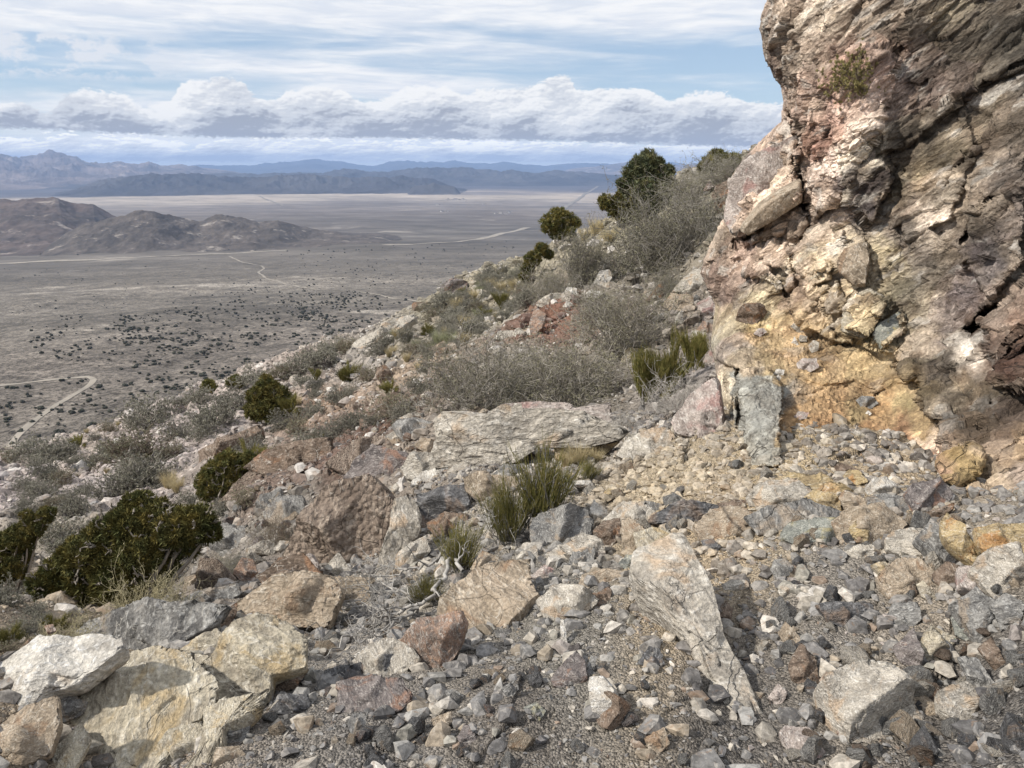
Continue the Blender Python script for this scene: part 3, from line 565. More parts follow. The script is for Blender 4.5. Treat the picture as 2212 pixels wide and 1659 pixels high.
def build_cliff():
    v = np.concatenate([np.linspace(-700, -30, 45), np.linspace(-25, 1140, 760), np.linspace(1150, 1450, 30)]); s = np.concatenate([np.linspace(0, .56, 470), np.linspace(.566, 1, 50)])
    S, Vv = np.meshgrid(s, v); u0 = u_left(Vv); U = u0+S*(2850-u0)
    P = np.stack([U.ravel(), Vv.ravel()], 1); n3 = np.c_[P/55., np.zeros(len(P))]
    wob = np.stack([fbm(n3, 3)*7, fbm(n3+31, 3)*7], 1); Q = P+wob*sstep(P[:, 0]-u0.ravel(), 0, 30)[:, None]
    D = lattice(_cd, np.linspace(1400/300., 2900/300., 120), np.linspace(-700/300., 1500/300., 140))(P[:, 0]/300., P[:, 1]/300.)
    led = sdf(Q, LEDGE); D += .22*sstep(led, -4, 5)*sstep(P[:, 1], 600, 720)-.10*sstep(led, -60, -6)*sstep(P[:, 1], 640, 760)
    for reg, pl, am, ed, dome in PUSH:
        am = am*.6 if reg == 'ra' else am
        d = sdf(Q, conv(reg, pl)); D -= am*sstep(d, -ed*.5, ed*.5)+.5*dome*np.sqrt(np.clip(d, 0, 60)/60.)
    for reg, pl, am, wd in CRK:
        am = am*.5 if reg == 'ra' else am
        d = lined(Q, conv(reg, pl)); D += am*np.exp(-(d/wd)**2)
    es = (P[:, 0]-u0.ravel()); D += .9*(1-np.sqrt(np.clip(1-(1-np.clip(es/70., 0, 1))**2, 0, 1)))
    x = (P[:, 0]*SX-512)/FPX; y = (384-P[:, 1]*SX)/FPX; cp, sp = math.cos(PITCH), math.sin(PITCH)
    R = np.stack([x, cp+y*sp, -sp+y*cp], 1); W = (R*D[:, None])
    shp = S.shape
    def nrm(W):
        G = W.reshape(shp+(3,)); a = np.gradient(G, axis=1); b = np.gradient(G, axis=0); n = np.cross(a, b); n /= np.linalg.norm(n, axis=-1)[..., None]+1e-12
        n = n.reshape(-1, 3); n[(n*R).sum(1) > 0] *= -1; return n
    a = math.radians(38); e1 = np.array([math.cos(a), -.2, math.sin(a)]); e1 /= np.linalg.norm(e1); e3 = np.array([-math.sin(a), 0.1, math.cos(a)]); e3 -= e1*(e1@e3); e3 /= np.linalg.norm(e3); e2 = np.cross(e3, e1)
    L = W@np.stack([e1, e2, e3], 1)
    n = nrm(W)
    wl = L+.05*np.stack([fbm(L*2.1, 3), fbm(L*2.1+9, 3), fbm(L*2.1+19, 3)], 1)
    f1, h1, b1 = facet(wl*np.array([1.1, 1.7, 2.2]), .55, .5); f2, h2, b2 = facet(wl*np.array([3.2, 4.5, 6.5])+7, .5, .5); f3, h3, b3 = facet(wl*np.array([10, 13, 19.])+3, .45, .4)
    smooth = 1-.8*sstep(led, -2, 20)
    disp = (.072*f1*smooth+.058*f2*(.2+.8*smooth)+.024*f3*(.5+.5*smooth)+.008*fbm(L*9, 3)+.007*fbm(L*np.array([14, 20, 80.]), 3))
    disp -= 0.012*np.exp(-(b1/.03)**2)*smooth
    disp += .010*ridged(L*np.array([1.5, 2, 6.]), 4)*smooth
    disp *= sstep(es, -5, 22)*.85+.15
    W = W+n*disp[:, None]
    # wrap behind the left outline
    G = W.reshape(shp+(3,)); cols = []
    for k, (du, dd) in enumerate([(30, 3.2), (14, 1.6), (6, .7), (2, .25)]):
        q = u0[:, 0]+du; X = (q*SX-512)/FPX; Y = (384-v*SX)/FPX; Rr = np.stack([X, cp+Y*sp, -sp+Y*cp], 1); d0 = np.linalg.norm(G[:, 0], axis=1)/np.linalg.norm(Rr, axis=1)
        cols.append(Rr*(d0+dd)[:, None]+.05*fbm(G[:, 0]*4+k, 2)[:, None])
    G = np.concatenate([np.stack(cols, 1), G], 1)
    # rock colours
    wp = P+np.stack([fbm(n3*1.2+3, 4)*26, fbm(n3*1.2+41, 4)*26], 1)
    ci = lattice(idw([(a/100., b/100.) for a, b, c in CC], [tuple(q*w for q, w in zip(alb(*c, k=.86, sat=.85), (1.05, .985, .93))) for a, b, c in CC], 3.6), np.linspace(14.5, 29, 220), np.linspace(-7, 15, 320))(wp[:, 0]/100., wp[:, 1]/100.)
    var = .78+.5*_CO[h2]+.22+.12*fbm(L*np.array([1.6, 2, 7.]), 4); ds = (.36+.02*sstep(led, -5, 15))[:, None]; ci = ci*(1-ds)+ds*ci.mean(1)[:, None]*np.array([1.15, .985, .84]); lm = ci.mean(1); ci = ci*(np.clip(lm/.30, .3, 1.8)**.5)[:, None]*1.06; ci = ci*var[:, None]*(1+.012*_CD[h1][:, :3])
    hf = fbm(L*np.array([5, 6, 26.])+2, 4); ci = ci*(1+.32*hf)[:, None]; wh = sstep(fbm(L*np.array([2.2, 3, 9.])+55, 5), .34, .62)*(1-.6*sstep(led, -10, 10)); ci = ci*(1-.6*wh[:, None])+.6*wh[:, None]*np.array([.60, .565, .52])
    blk = sdf(wp, [(1596, 812), (1614, 796), (1668, 800), (1692, 830), (1696, 900), (1684, 950), (1692, 1008), (1590, 1008), (1586, 900)]); bm_ = .75*sstep(blk, -4, 6)[:, None]; ci = ci*(1-bm_)+bm_*np.array([.36, .37, .35])*(1+.35*hf)[:, None]
    st = sstep(fbm(L*np.array([.9, 1.2, 2.6])+5, 4), .35, .8)*(1-sstep(led, -10, 10)); ci = ci*(1-st[:, None]*.45)
    dv = sstep(U.ravel(), 1850, 1960)*sstep(fbm(L*np.array([1.8, 2, 4.])+15, 4), -.05, .4)*(1-sstep(led, -10, 10)); ci = ci*(1-dv[:, None]*.5)
    CG = ci.reshape(shp+(3,)); CG = np.concatenate([np.repeat(CG[:, :1], 4, 1), CG], 1)
    m = rock_mat('cliff_rock', 'attr', c2=(.50, .46, .43), c3=(1.55, 1.55, 1.52), scale=3.4, bump=.05, vein=.0, streak=(.55, .8, 1.9), rot=math.radians(38), crk=.5, rnd=False, stain=None)
    me = mesh_np('cliff', G.reshape(-1, 3), grid_faces(G.shape[0], G.shape[1]), m, True, CG.reshape(-1, 3))
    o = link('cliff', me); tag(o, 'tall pinkish and grey rock cliff with a yellow ochre ledge at its foot', 'cliff', kind='structure')
    Dg = np.linalg.norm(W, axis=1)/np.linalg.norm(R, axis=1)
    return P, Dg, (v, s, shp)
_cP, _cD, (_cv, _cs, _csh) = build_cliff()
_cDg = _cD.reshape(_csh)
def hit(u, v):
    """first surface behind a photo position: cliff or ground"""
    g = hit_ground(u, v); d = ray(u, v); tg = g[1]/d[1]; ul = u_left(v)
    if u > ul+3 and v < 1400:
        j = min(int(np.searchsorted(_cs, (u-ul)/(2850-ul))), len(_cs)-1); i = min(int(np.searchsorted(_cv, v)), len(_cv)-1)
        if _cDg[i, j] < tg: return d*_cDg[i, j], True
    return g, False
# ---------------------------------------------------------------- rocks
import bmesh
_ICO = {}
def ico(n):
    if n not in _ICO:
        bm = bmesh.new(); bmesh.ops.create_icosphere(bm, subdivisions=n, radius=1.0)
        _ICO[n] = (np.array([v.co[:] for v in bm.verts]), np.array([[v.index for v in f.verts] for f in bm.faces])); bm.free()
    return _ICO[n]
PAL = {'pale': ((.50, .46, .40), (.35, .32, .28), (.64, .61, .56), (.45, .34, .24)), 'tan': ((.42, .345, .265), (.30, .245, .185), (.53, .47, .39), (.30, .20, .13)),
       'grey': ((.27, .263, .252), (.155, .152, .150), (.43, .425, .41), (.33, .27, .21)), 'dark': ((.145, .144, .148), (.075, .075, .080), (.27, .27, .28), (.24, .18, .14)),
       'brown': ((.21, .16, .125), (.115, .085, .065), (.34, .28, .23), (.30, .17, .10)), 'conglomerate': ((.275, .22, .18), (.17, .13, .105), (.38, .32, .265), None),
       'ochre': ((.45, .35, .20), (.31, .24, .15), (.54, .48, .37), (.42, .22, .09)), 'rust': ((.34, .225, .165), (.20, .175, .16), (.42, .39, .36), (.16, .15, .15)),
       'pink': ((.48, .42, .385), (.34, .29, .265), (.61, .57, .535), (.36, .22, .20)), 'purple': ((.225, .198, .19), (.125, .11, .11), (.37, .34, .325), (.30, .18, .13)),
       'yellow': ((.49, .44, .345), (.35, .31, .25), (.62, .585, .51), (.43, .33, .19)), 'white': ((.62, .59, .54), (.46, .43, .39), (.72, .70, .67), (.5, .42, .33)),
       'green': ((.30, .31, .28), (.19, .20, .19), (.46, .45, .40), (.38, .33, .18))}
PAL = {k: (v[0], tuple(c*.78 for c in v[1]), tuple(min(.74, c*1.1) for c in v[2]), v[3]) for k, v in PAL.items()}
_RM = {}
def rmat(p, big):
    k = (p, big)
    if k not in _RM:
        c = PAL[p]; _RM[k] = rock_mat(p+'_rock', 'const', c[0], c[1], c[2], {2: 2.6, 1: 5.0, 0: 13.0}[big], {2: .06, 1: .03, 0: .012}[big], .5, c[3], (.8, 1, 1.9), True, .8 if p == 'conglomerate' else 0.0, .12, 'random')
    return _RM[k]
ROCKS = []
def rock(reg, pts, pal, label, n=None, th=.42, seed=None, flat=0.0, lift=0.0, group=None, cuts=9, cat='rock', anchor=None, name='rock', sharp=.8):
    """a solid rock whose outline from the path follows the given readings; n: the way its broad face looks"""
    seed = seed if seed is not None else len(ROCKS)*13+5; rg = np.random.default_rng(seed)
    poly = np.array(conv(reg, pts), float); lo = poly.min(0); hi = poly.max(0)
    bi = poly[:, 1] > hi[1]-.3*(hi[1]-lo[1]); au, av = (poly[bi, 0].mean(), hi[1]-.10*(hi[1]-lo[1])) if anchor is None else REG[reg](*anchor)
    B, onc = hit(au, av); vd = B/np.linalg.norm(B)
    if n is None: n = -vd*(1-flat)+np.array([0, 0, 1.])*(.35+flat) if not flat else np.array([0, 0, 1.])*flat-vd*(1-flat)
    n = np.asarray(n, float); n /= np.linalg.norm(n)
    T = []
    for u, v in poly:
        d = ray(u, v); T.append(d*((B@n)/(d@n)))
    T = np.array(T); c = T.mean(0); ax = np.cross([0, 0, 1.], n) if abs(n[2]) < .98 else np.array([1., 0, 0]); ax /= np.linalg.norm(ax); ay = np.cross(n, ax)
    q = np.stack([(T-c)@ax, (T-c)@ay], 1); ang = np.arctan2(q[:, 1], q[:, 0])
    # outline radius by angle (dense resample of the polygon edges)
    e = np.concatenate([q+(np.roll(q, -1, 0)-q)*t for t in np.linspace(0, 1, 24, endpoint=False)]); ea = np.arctan2(e[:, 1], e[:, 0]); er = np.hypot(*e.T); o = np.argsort(ea)
    pxs = (hi-lo).max()*SX; lvl = 6 if pxs > 75 else 5 if pxs > 22 else 4
    V, F = ico(lvl); V = V.copy(); phi = np.arctan2(V[:, 1], V[:, 0]); s = np.hypot(V[:, 0], V[:, 1])
    Rr = np.interp(phi, np.concatenate([ea[o]-2*math.pi, ea[o], ea[o]+2*math.pi]), np.tile(er[o], 3))*(1.09 if pxs > 75 else 1.04)
    ext = min(np.ptp(q[:, 0]), np.ptp(q[:, 1])); tt = th*ext; big = np.hypot(*q.T).max()
    up = V[:, 2] > 0; t = np.clip(s/.80, 0, 1); g = np.where(up, np.where(s < .8, t**.9*.93, .93+.07*(s-.8)/.2), s**.6); X = Rr*g*np.cos(phi); Y = Rr*g*np.sin(phi)
    Z = np.where(up, np.where(s < .8, tt*(1-.12*t*t), tt*.88*np.clip((1-s)/.2, 0, 1)**.7), V[:, 2]*tt*1.6)
    for k in range(cuts):                      # broken faces, laid so that the outline keeps its place
        a = rg.uniform(0, 6.283); sl = rg.uniform(.25, 1.5)*(2.2*tt/big); off = tt*rg.uniform(.5, 1.0); ex = rg.uniform(-.15, .4)*big; dx, dy = math.cos(a), math.sin(a)
        lim = off-sl*(X*dx+Y*dy-ex); Z = np.where(up, np.minimum(Z, np.maximum(lim, tt*.06*(1-g))), Z)
    M = np.stack([X, Y, Z], 1)
    sc = 1/max(big, .02); P = M*sc+rg.uniform(0, 50, 3)
    nn = M/np.array([1, 1, max(th, .2)]); nn /= np.linalg.norm(nn, axis=1)[:, None]+1e-9
    f1, _, b1 = facet(P*np.array([1.9, 2.6, 2.6]), .55, .5); f2, _, b2 = facet(P*6.1+3, .5, .5)
    M = M+nn*(big*(.085*sharp*f1+.036*sharp*f2+.018*fbm(P*4, 3)+.006*fbm(P*17, 3))*np.where(up, 1, .5))[:, None]
    if pal == 'conglomerate': M = M+nn*(big*.0045*facet(P*40, .3, .6)[0])[:, None]
    W = M[:, :1]*ax+M[:, 1:2]*ay+M[:, 2:3]*n
    c = c+n*(-.12*tt)+np.array([0, 0, lift])
    wid = 2*big; me = mesh_np(name, W, F, rmat(pal, 2 if wid > 1.1 else 1 if wid > .38 else 0), lvl > 4)
    o = link(name, me, None, c.tolist()); tag(o, label, cat, group); ROCKS.append(o); return o
UP = (0, -.15, 1); LU = (-.35, -.35, .85)
# --- pale boulders and slabs in the middle
rock('r5', [(560, 900), (600, 868), (700, 872), (800, 880), (880, 850), (1000, 850), (1250, 880), (1440, 940), (1478, 965), (1440, 1010), (1300, 1040), (1040, 1030), (960, 1090), (840, 1130), (760, 1110), (620, 1130), (575, 1140), (560, 1000)], 'pale',
     'largest pale boulder, broad and long with an undercut shaded lower edge, behind the green bush', n=(-.3, -.93, .2), th=.30, lift=.03, seed=11)
rock('r5', [(870, 870), (900, 825), (1060, 810), (1220, 815), (1250, 840), (1400, 820), (1430, 930), (1380, 960), (1100, 930), (900, 920)], 'pink', 'flat pinkish slab forming the upper step of the broad pale boulder', n=(0, -.5, .85), th=.28, lift=.05)
rock('r5', [(560, 870), (610, 855), (700, 870), (740, 930), (735, 1040), (700, 1120), (620, 1135), (575, 1140), (558, 1000)], 'grey', 'black and white streaked block at the end of the broad pale boulder', n=(-.3, -.8, .5), th=.35)
rock('r5', [(1150, 1000), (1240, 965), (1440, 965), (1480, 990), (1400, 1060), (1250, 1090), (1160, 1080)], 'ochre', 'yellowish brown foot of rock behind the dry grass tuft', n=(0, -.8, .6), th=.3)
rock('d', [(652, 1130), (700, 1055), (735, 1048), (790, 1035), (815, 1058), (842, 1092), (846, 1125), (832, 1175), (815, 1222), (770, 1232), (690, 1222), (612, 1250), (608, 1210)], 'conglomerate',
     'big brown pitted boulder of cemented gravel standing upright above the dead branches', n=(-.25, -.85, .42), th=.32, seed=3, sharp=.35)
rock('r5', [(450, 1255), (600, 1222), (690, 1205), (722, 1300), (712, 1370), (560, 1400), (480, 1440), (455, 1340)], 'dark', 'dark grey squared block on top of the tall white slab', n=(-.1, -.7, .7), th=.45, cuts=5)
rock('r5', [(335, 1290), (400, 1270), (455, 1300), (470, 1440), (400, 1560), (340, 1640), (250, 1640), (270, 1540), (310, 1430)], 'pale', 'tall whitish slab leaning beside the brown pitted boulder', n=(.1, -.85, .5), th=.32)
rock('r5', [(345, 1560), (420, 1500), (505, 1460), (522, 1540), (460, 1600), (345, 1645)], 'pale', 'pale wedge of rock at the foot of the tall whitish slab', n=(.1, -.6, .8), th=.35)
rock('r5', [(428, 1190), (480, 1150), (600, 1140), (695, 1175), (640, 1210), (520, 1240), (430, 1245)], 'white', 'smooth whitest stone lying just above the dark squared block', n=(0, -.5, .85), th=.3)
rock('r5', [(600, 1150), (640, 1110), (700, 1095), (742, 1120), (722, 1162), (650, 1168)], 'pale', 'round pale lump under the shaded edge of the broad boulder', th=.5)
rock('r5', [(695, 1175), (760, 1140), (880, 1160), (965, 1172), (950, 1240), (860, 1300), (760, 1282), (700, 1235)], 'tan', 'smooth beige block between the dark squared block and the green bush', n=(0, -.7, .7), th=.35)
rock('r5', [(838, 1152), (900, 1100), (960, 1110), (985, 1150), (900, 1168)], 'grey', 'grey cap stone touching the left side of the tall green bush', n=(0, -.6, .8), th=.5)
rock('r5', [(1030, 1430), (1050, 1380), (1130, 1330), (1300, 1320), (1340, 1380), (1335, 1460), (1230, 1500), (1100, 1522), (1040, 1502)], 'grey', 'squared grey block with a tan lower edge beside the green bush', n=(.05, -.65, .75), th=.45, cuts=5)
rock('r5', [(1330, 1330), (1350, 1290), (1420, 1340), (1430, 1390), (1370, 1420), (1330, 1400)], 'white', 'white upright wedge right behind the squared grey block')
rock('r5', [(330, 900), (360, 875), (440, 862), (540, 890), (548, 935), (480, 950), (380, 950)], 'grey', 'flat grey slab of the upper pair on the ridge of rubble', n=UP, th=.3)
rock('r5', [(360, 872), (440, 838), (485, 850), (470, 872), (400, 885)], 'pale', 'small pale plate lying on top of the flat grey slab')
rock('r5', [(290, 965), (330, 940), (385, 945), (390, 990), (330, 1000)], 'pale', 'light rounded stone left of the streaked block')
rock('r5', [(80, 1175), (150, 1080), (240, 1020), (300, 1040), (420, 1062), (430, 1120), (400, 1160), (300, 1200), (130, 1202)], 'purple', 'patchy brown and cream slab above the brown pitted boulder', n=(-.1, -.6, .75), th=.25, cuts=4)
rock('r5', [(370, 1115), (440, 1050), (560, 1040), (595, 1140), (500, 1182), (400, 1172)], 'pale', 'mottled pale block between the patchy slab and the broad boulder', n=(0, -.6, .8), th=.35)
rock('r5', [(275, 1240), (380, 1185), (430, 1190), (425, 1235), (340, 1275)], 'pale', 'thin pale splinter lying under the patchy brown slab')
rock('r5', [(440, 1010), (480, 970), (555, 985), (590, 1040), (500, 1050)], 'tan', 'tan stone wedged left of the black and white block')
rock('r5', [(1455, 1050), (1530, 965), (1640, 925), (1720, 920), (1762, 970), (1700, 1040), (1640, 1105), (1560, 1100)], 'pale', 'cracked pale outcrop at the top of the tan dirt patch', n=(-.2, -.6, .8), th=.3)
rock('r5', [(1755, 950), (1745, 885), (1830, 750), (1900, 700), (1960, 660), (1978, 800), (1990, 900), (2022, 990), (1900, 962)], 'pink', 'pinkish white buttress leaning against the corner of the cliff', n=(-.5, -.65, .45), th=.35, anchor=(1900, 960))
rock('r5', [(1880, 600), (1905, 540), (1960, 520), (1968, 600), (1900, 615)], 'pink', 'pink lump on top of the buttress by the cliff', anchor=(1930, 600))
rock('r5', [(1480, 600), (1500, 545), (1560, 512), (1642, 500), (1632, 540), (1570, 580)], 'yellow', 'yellowish flat rock among the grey bushes', n=UP, th=.3)
rock('r5', [(1330, 530), (1400, 515), (1440, 530), (1400, 550)], 'pale', 'pale stone half hidden between two grey bushes')
rock('r5', [(1530, 1320), (1610, 1290), (1700, 1310), (1640, 1370), (1540, 1372)], 'grey', 'grey flat stone in the tan rubble')
rock('r5', [(1345, 1440), (1400, 1390), (1480, 1380), (1490, 1440), (1440, 1540), (1360, 1500)], 'brown', 'dark brown crumbly rock at the right of the squared grey block', th=.4)
rock('r5', [(1490, 1390), (1530, 1380), (1610, 1430), (1560, 1520), (1510, 1600), (1490, 1500)], 'tan', 'tan blade of rock standing between the brown crumbly rock and the beige boulder')
rock('r5', [(1215, 1215), (1240, 1190), (1330, 1185), (1352, 1220), (1280, 1245)], 'white', 'cream white stone right of the tall green bush')
rock('r5', [(1395, 1255), (1420, 1225), (1450, 1240), (1445, 1285), (1400, 1290)], 'ochre', 'small golden stone in the tan rubble')
rock('r5', [(875, 835), (900, 800), (980, 775), (1040, 790), (1000, 815), (900, 830)], 'tan', 'weathered tan hump at the foot of the grey bushes')
# --- upper slope
rock('r5', [(1055, 300), (1080, 262), (1130, 238), (1192, 236), (1190, 280), (1120, 322)], 'pale', 'pale block at the head of the line of white rubble', n=(-.2, -.7, .6))
for pl, lb in [([(1190, 240), (1215, 208), (1262, 215), (1262, 248), (1215, 252)], 'rounded white stone next to the block heading the rubble line'), ([(1265, 190), (1270, 160), (1360, 138), (1345, 175), (1300, 215)], 'flat light grey stone at the foot of the tall twiggy bush'),
               ([(1345, 190), (1375, 130), (1425, 118), (1440, 160), (1400, 205), (1360, 215)], 'white angular stone topping the white rubble line'), ([(1295, 250), (1330, 220), (1400, 235), (1350, 275)], 'white stone in the lower part of the rubble line'),
               ([(1180, 320), (1210, 280), (1240, 292), (1225, 322)], 'small white stone under the head of the rubble line'), ([(1565, 165), (1590, 138), (1620, 140), (1605, 168)], 'tiny white plate below the big twiggy bush')]:
    rock('r5', pl, 'white', lb, th=.5)
rock('r5', [(1745, 230), (1780, 180), (1840, 130), (1880, 108), (1905, 160), (1960, 200), (1930, 250), (1850, 240)], 'pale', 'cracked pale outcrop tucked under the cliff foot', n=(-.3, -.8, .4), anchor=(1850, 240))
rock('r5', [(1610, 275), (1640, 240), (1690, 180), (1715, 230), (1700, 280)], 'brown', 'shaded brown rock among the bushes under the cliff')
rock('r5', [(1690, 300), (1740, 240), (1850, 250), (1850, 330), (1760, 340)], 'tan', 'tan tilted rock right of the shaded brown one', n=(-.2, -.8, .5))
rock('r5', [(1860, 350), (1870, 290), (1930, 260), (1965, 300), (1960, 350), (1900, 390)], 'pink', 'reddish rock in the gap beside the ledge', n=(-.3, -.8, .4))
rock('r5', [(1830, 470), (1860, 430), (1920, 440), (1900, 475)], 'white', 'white stone in the gap beside the ledge')
rock('r5', [(1860, 440), (1900, 380), (1960, 400), (1950, 450)], 'rust', 'rusty orange rock in the gap beside the ledge', n=(-.3, -.8, .4))
rock('r5', [(565, 210), (600, 180), (640, 165), (700, 180), (705, 215), (640, 240), (570, 235)], 'purple', 'dark lumpy crag on the skyline of the slope', n=(-.3, -.9, .3), th=.5)
rock('r5', [(425, 300), (430, 285), (485, 285), (490, 300), (465, 335), (430, 325)], 'brown', 'small brown knob on the skyline below the crag', n=(-.3, -.9, .3), th=.5)
rock('r5', [(85, 548), (130, 480), (250, 410), (380, 348), (430, 345), (425, 375), (330, 430), (220, 490), (160, 540)], 'pale', 'long grey white rib of rock running down the slope', n=(-.3, -.6, .7), th=.35, cuts=14)
rock('r5', [(840, 470), (870, 430), (1000, 420), (1050, 380), (1060, 440), (960, 480)], 'pale', 'pale step of rock above the grey bushes', n=(-.1, -.7, .6), th=.3)
rock('r5', [(1050, 300), (1105, 350), (1090, 420), (1030, 470), (1020, 400)], 'rust', 'orange brown bank under the white rubble line', n=(-.2, -.8, .5), th=.3)
rock('r5', [(246, 660), (250, 615), (290, 600), (330, 640), (325, 690), (280, 705)], 'brown', 'dark brown hollow stump of rock on the slope', th=.5)
rock('r5', [(550, 560), (556, 515), (620, 518), (612, 560), (580, 575)], 'brown', 'reddish brown upright block at the edge of the grey bush')
rock('r4', [(1100, 890), (1130, 810), (1200, 750), (1330, 700), (1400, 650), (1500, 620), (1540, 650), (1450, 740), (1340, 780), (1210, 840)], 'tan', 'long brown and tan ridge of rock rising beside the upper juniper', n=(-.4, -.7, .5), th=.35)
rock('r4', [(1010, 620), (1100, 570), (1300, 490), (1310, 530), (1200, 600), (1060, 690), (1000, 700)], 'brown', 'dark red brown rock band on the slope above the juniper', n=(-.3, -.7, .6), th=.3)
rock('r4', [(1250, 700), (1350, 620), (1560, 570), (1659, 560), (1659, 640), (1500, 700), (1380, 760)], 'brown', 'dark brown rough band of rock below the sagebrush slope', n=(-.3, -.7, .6), th=.25)
rock('r4', [(545, 605), (580, 560), (640, 570), (625, 600)], 'white', 'small white outcrop near the left skyline bushes', th=.4)
rock('r4', [(355, 715), (365, 690), (400, 695), (400, 725), (375, 735)], 'dark', 'lone black stone on the pinkish scree')
rock('r4', [(870, 420), (900, 392), (950, 400), (920, 435), (880, 440)], 'purple', 'dark lump of rock below the skyline bush', th=.5)
rock('r4', [(0, 780), (10, 760), (110, 745), (60, 775)], 'pink', 'pink flat stone at the edge of the pale scree', n=UP)
# --- lower left outcrop
rock('r6', [(-60, 900), (60, 830), (250, 705), (330, 712), (500, 680), (690, 690), (700, 750), (600, 830), (430, 962), (300, 1000), (200, 1110), (-40, 1120)], 'white', 'big cream white slab with a red blotch at the edge of the drop', n=(-.25, -.45, .85), th=.22, cuts=5, sharp=.5)
rock('r6', [(425, 962), (500, 860), (600, 790), (690, 700), (737, 740), (735, 800), (655, 885), (560, 930)], 'brown', 'right side face of the big cream white slab, shade painted in as brown', n=(.5, -.8, .2), th=.3, cuts=5)  # slab's side face; its shade is put into the brown palette
rock('r6', [(300, 800), (350, 790), (370, 830), (320, 850)], 'rust', 'small rust red stone resting on the cream white slab', n=UP, th=.15, anchor=(340, 1000), lift=.12)
rock('r6', [(380, 725), (500, 620), (700, 530), (900, 472), (1000, 500), (1200, 480), (1330, 510), (1260, 620), (1080, 745), (740, 795), (560, 740)], 'grey', 'long grey and white streaked boulder under the straw coloured bush', n=(-.2, -.7, .65), th=.28)
rock('r6', [(980, 500), (1150, 440), (1395, 368), (1437, 425), (1300, 500), (1100, 520)], 'grey', 'narrow grey ledge stone above the streaked boulder', n=(0, -.6, .8), th=.3)
rock('r6', [(1080, 470), (1205, 398), (1215, 425), (1130, 470)], 'tan', 'thin tan plate in front of the straw coloured bush')
rock('r6', [(1365, 650), (1430, 480), (1560, 380), (1640, 320), (1850, 310), (1960, 330), (2025, 430), (1940, 625), (1720, 615), (1560, 640)], 'tan', 'broad tan and brown boulder with a dark cave under its edge', n=(-.2, -.75, .6), th=.32, seed=21)
rock('r6', [(1560, 385), (1640, 290), (1850, 185), (1900, 260), (1860, 330), (1680, 350)], 'pink', 'pale pink shoulder joining the tan boulder and the pitted boulder', n=(-.3, -.7, .6), th=.3)
rock('r6', [(1220, 640), (1280, 570), (1420, 480), (1420, 540), (1360, 640)], 'brown', 'crumbly dark brown rock between grey ledge and tan boulder')
rock('r6', [(300, 1490), (460, 1200), (600, 980), (780, 792), (900, 765), (1040, 775), (1190, 880), (1265, 950), (1250, 1100), (1080, 1220), (900, 1490)], 'yellow', 'biggest sandy yellow slab in the near outcrop with small stones on it', n=(-.15, -.25, .95), th=.14, cuts=4, sharp=.9, seed=8)
rock('r6', [(1080, 760), (1180, 700), (1290, 640), (1390, 700), (1370, 750), (1260, 810), (1150, 800)], 'yellow', 'pale yellow wedge between the yellow slab and the streaked boulder', n=(-.1, -.5, .8), th=.3)
rock('r6', [(1250, 830), (1360, 690), (1400, 640), (1560, 572), (1700, 602), (1810, 700), (1808, 860), (1620, 910), (1600, 1030), (1350, 1150), (1262, 1050)], 'yellow', 'greenish yellow upper slab with cracked reddish end', n=(-.1, -.45, .88), th=.2, cuts=6)
rock('r6', [(1640, 680), (1690, 610), (1740, 620), (1810, 700), (1810, 860), (1700, 850)], 'rust', 'reddish cracked block ending the yellow upper slab', n=(.1, -.7, .7), th=.3)
rock('r6', [(1598, 920), (1680, 870), (1800, 850), (1850, 882), (1760, 1000), (1640, 1032)], 'brown', 'rich brown angular stone below the cracked reddish block', th=.5)
rock('r6', [(-40, 1250), (150, 1100), (330, 1040), (347, 1200), (280, 1400), (100, 1475), (-40, 1460)], 'tan', 'big brownish grey block closest to us at the edge of the outcrop', n=(.1, -.6, .75), th=.35)
rock('r6', [(342, 1075), (430, 1030), (525, 1080), (500, 1145), (355, 1212)], 'grey', 'blue grey flat stone leaning on the brownish grey block', th=.4)
rock('r6', [(468, 1015), (500, 968), (552, 1040), (510, 1062)], 'tan', 'small tan pyramid stone beside the blue grey flat stone')
rock('r6', [(870, 1490), (940, 1350), (1010, 1240), (1210, 1200), (1235, 1330), (1110, 1440), (1060, 1490)], 'yellow', 'cream edged ledge block low in the yellow outcrop', n=(.1, -.6, .75), th=.3)
rock('r6', [(1020, 1190), (1080, 1080), (1200, 1030), (1275, 1060), (1260, 1130), (1150, 1190)], 'yellow', 'cream ledge stone with a dark top in the yellow outcrop', n=(.1, -.6, .75), th=.35)
rock('r6', [(1305, 1310), (1420, 1160), (1500, 1220), (1485, 1290), (1370, 1345)], 'grey', 'pointed blue grey stone where the gravel meets the yellow outcrop', th=.55)
rock('r6', [(1610, 1140), (1700, 1030), (1850, 1028), (1865, 1130), (1780, 1162)], 'dark', 'rounded dark grey stone with a tan side at the gravel edge', th=.5)
rock('r6', [(1300, 1350), (1440, 1340), (1470, 1400), (1380, 1475), (1270, 1475)], 'tan', 'low tan stone at the very bottom of the yellow outcrop')
rock('r6', [(135, 735), (180, 695), (202, 720), (180, 752)], 'rust', 'bright orange red stone beyond the cream white slab')
rock('r6', [(370, 1260), (480, 1210), (530, 1290), (500, 1340), (420, 1330)], 'purple', 'jagged mauve stone in the hollow beside the yellow slab')
rock('r6', [(1170, 395), (1195, 215), (1290, 222), (1400, 340), (1385, 375), (1250, 420)], 'conglomerate', 'dull brown rough boulder behind the thin tan plate', n=(-.1, -.8, .5), th=.35)
rock('r6', [(1065, 325), (1120, 235), (1200, 238), (1190, 290), (1130, 332)], 'grey', 'greyish white stone at the foot of the big juniper')
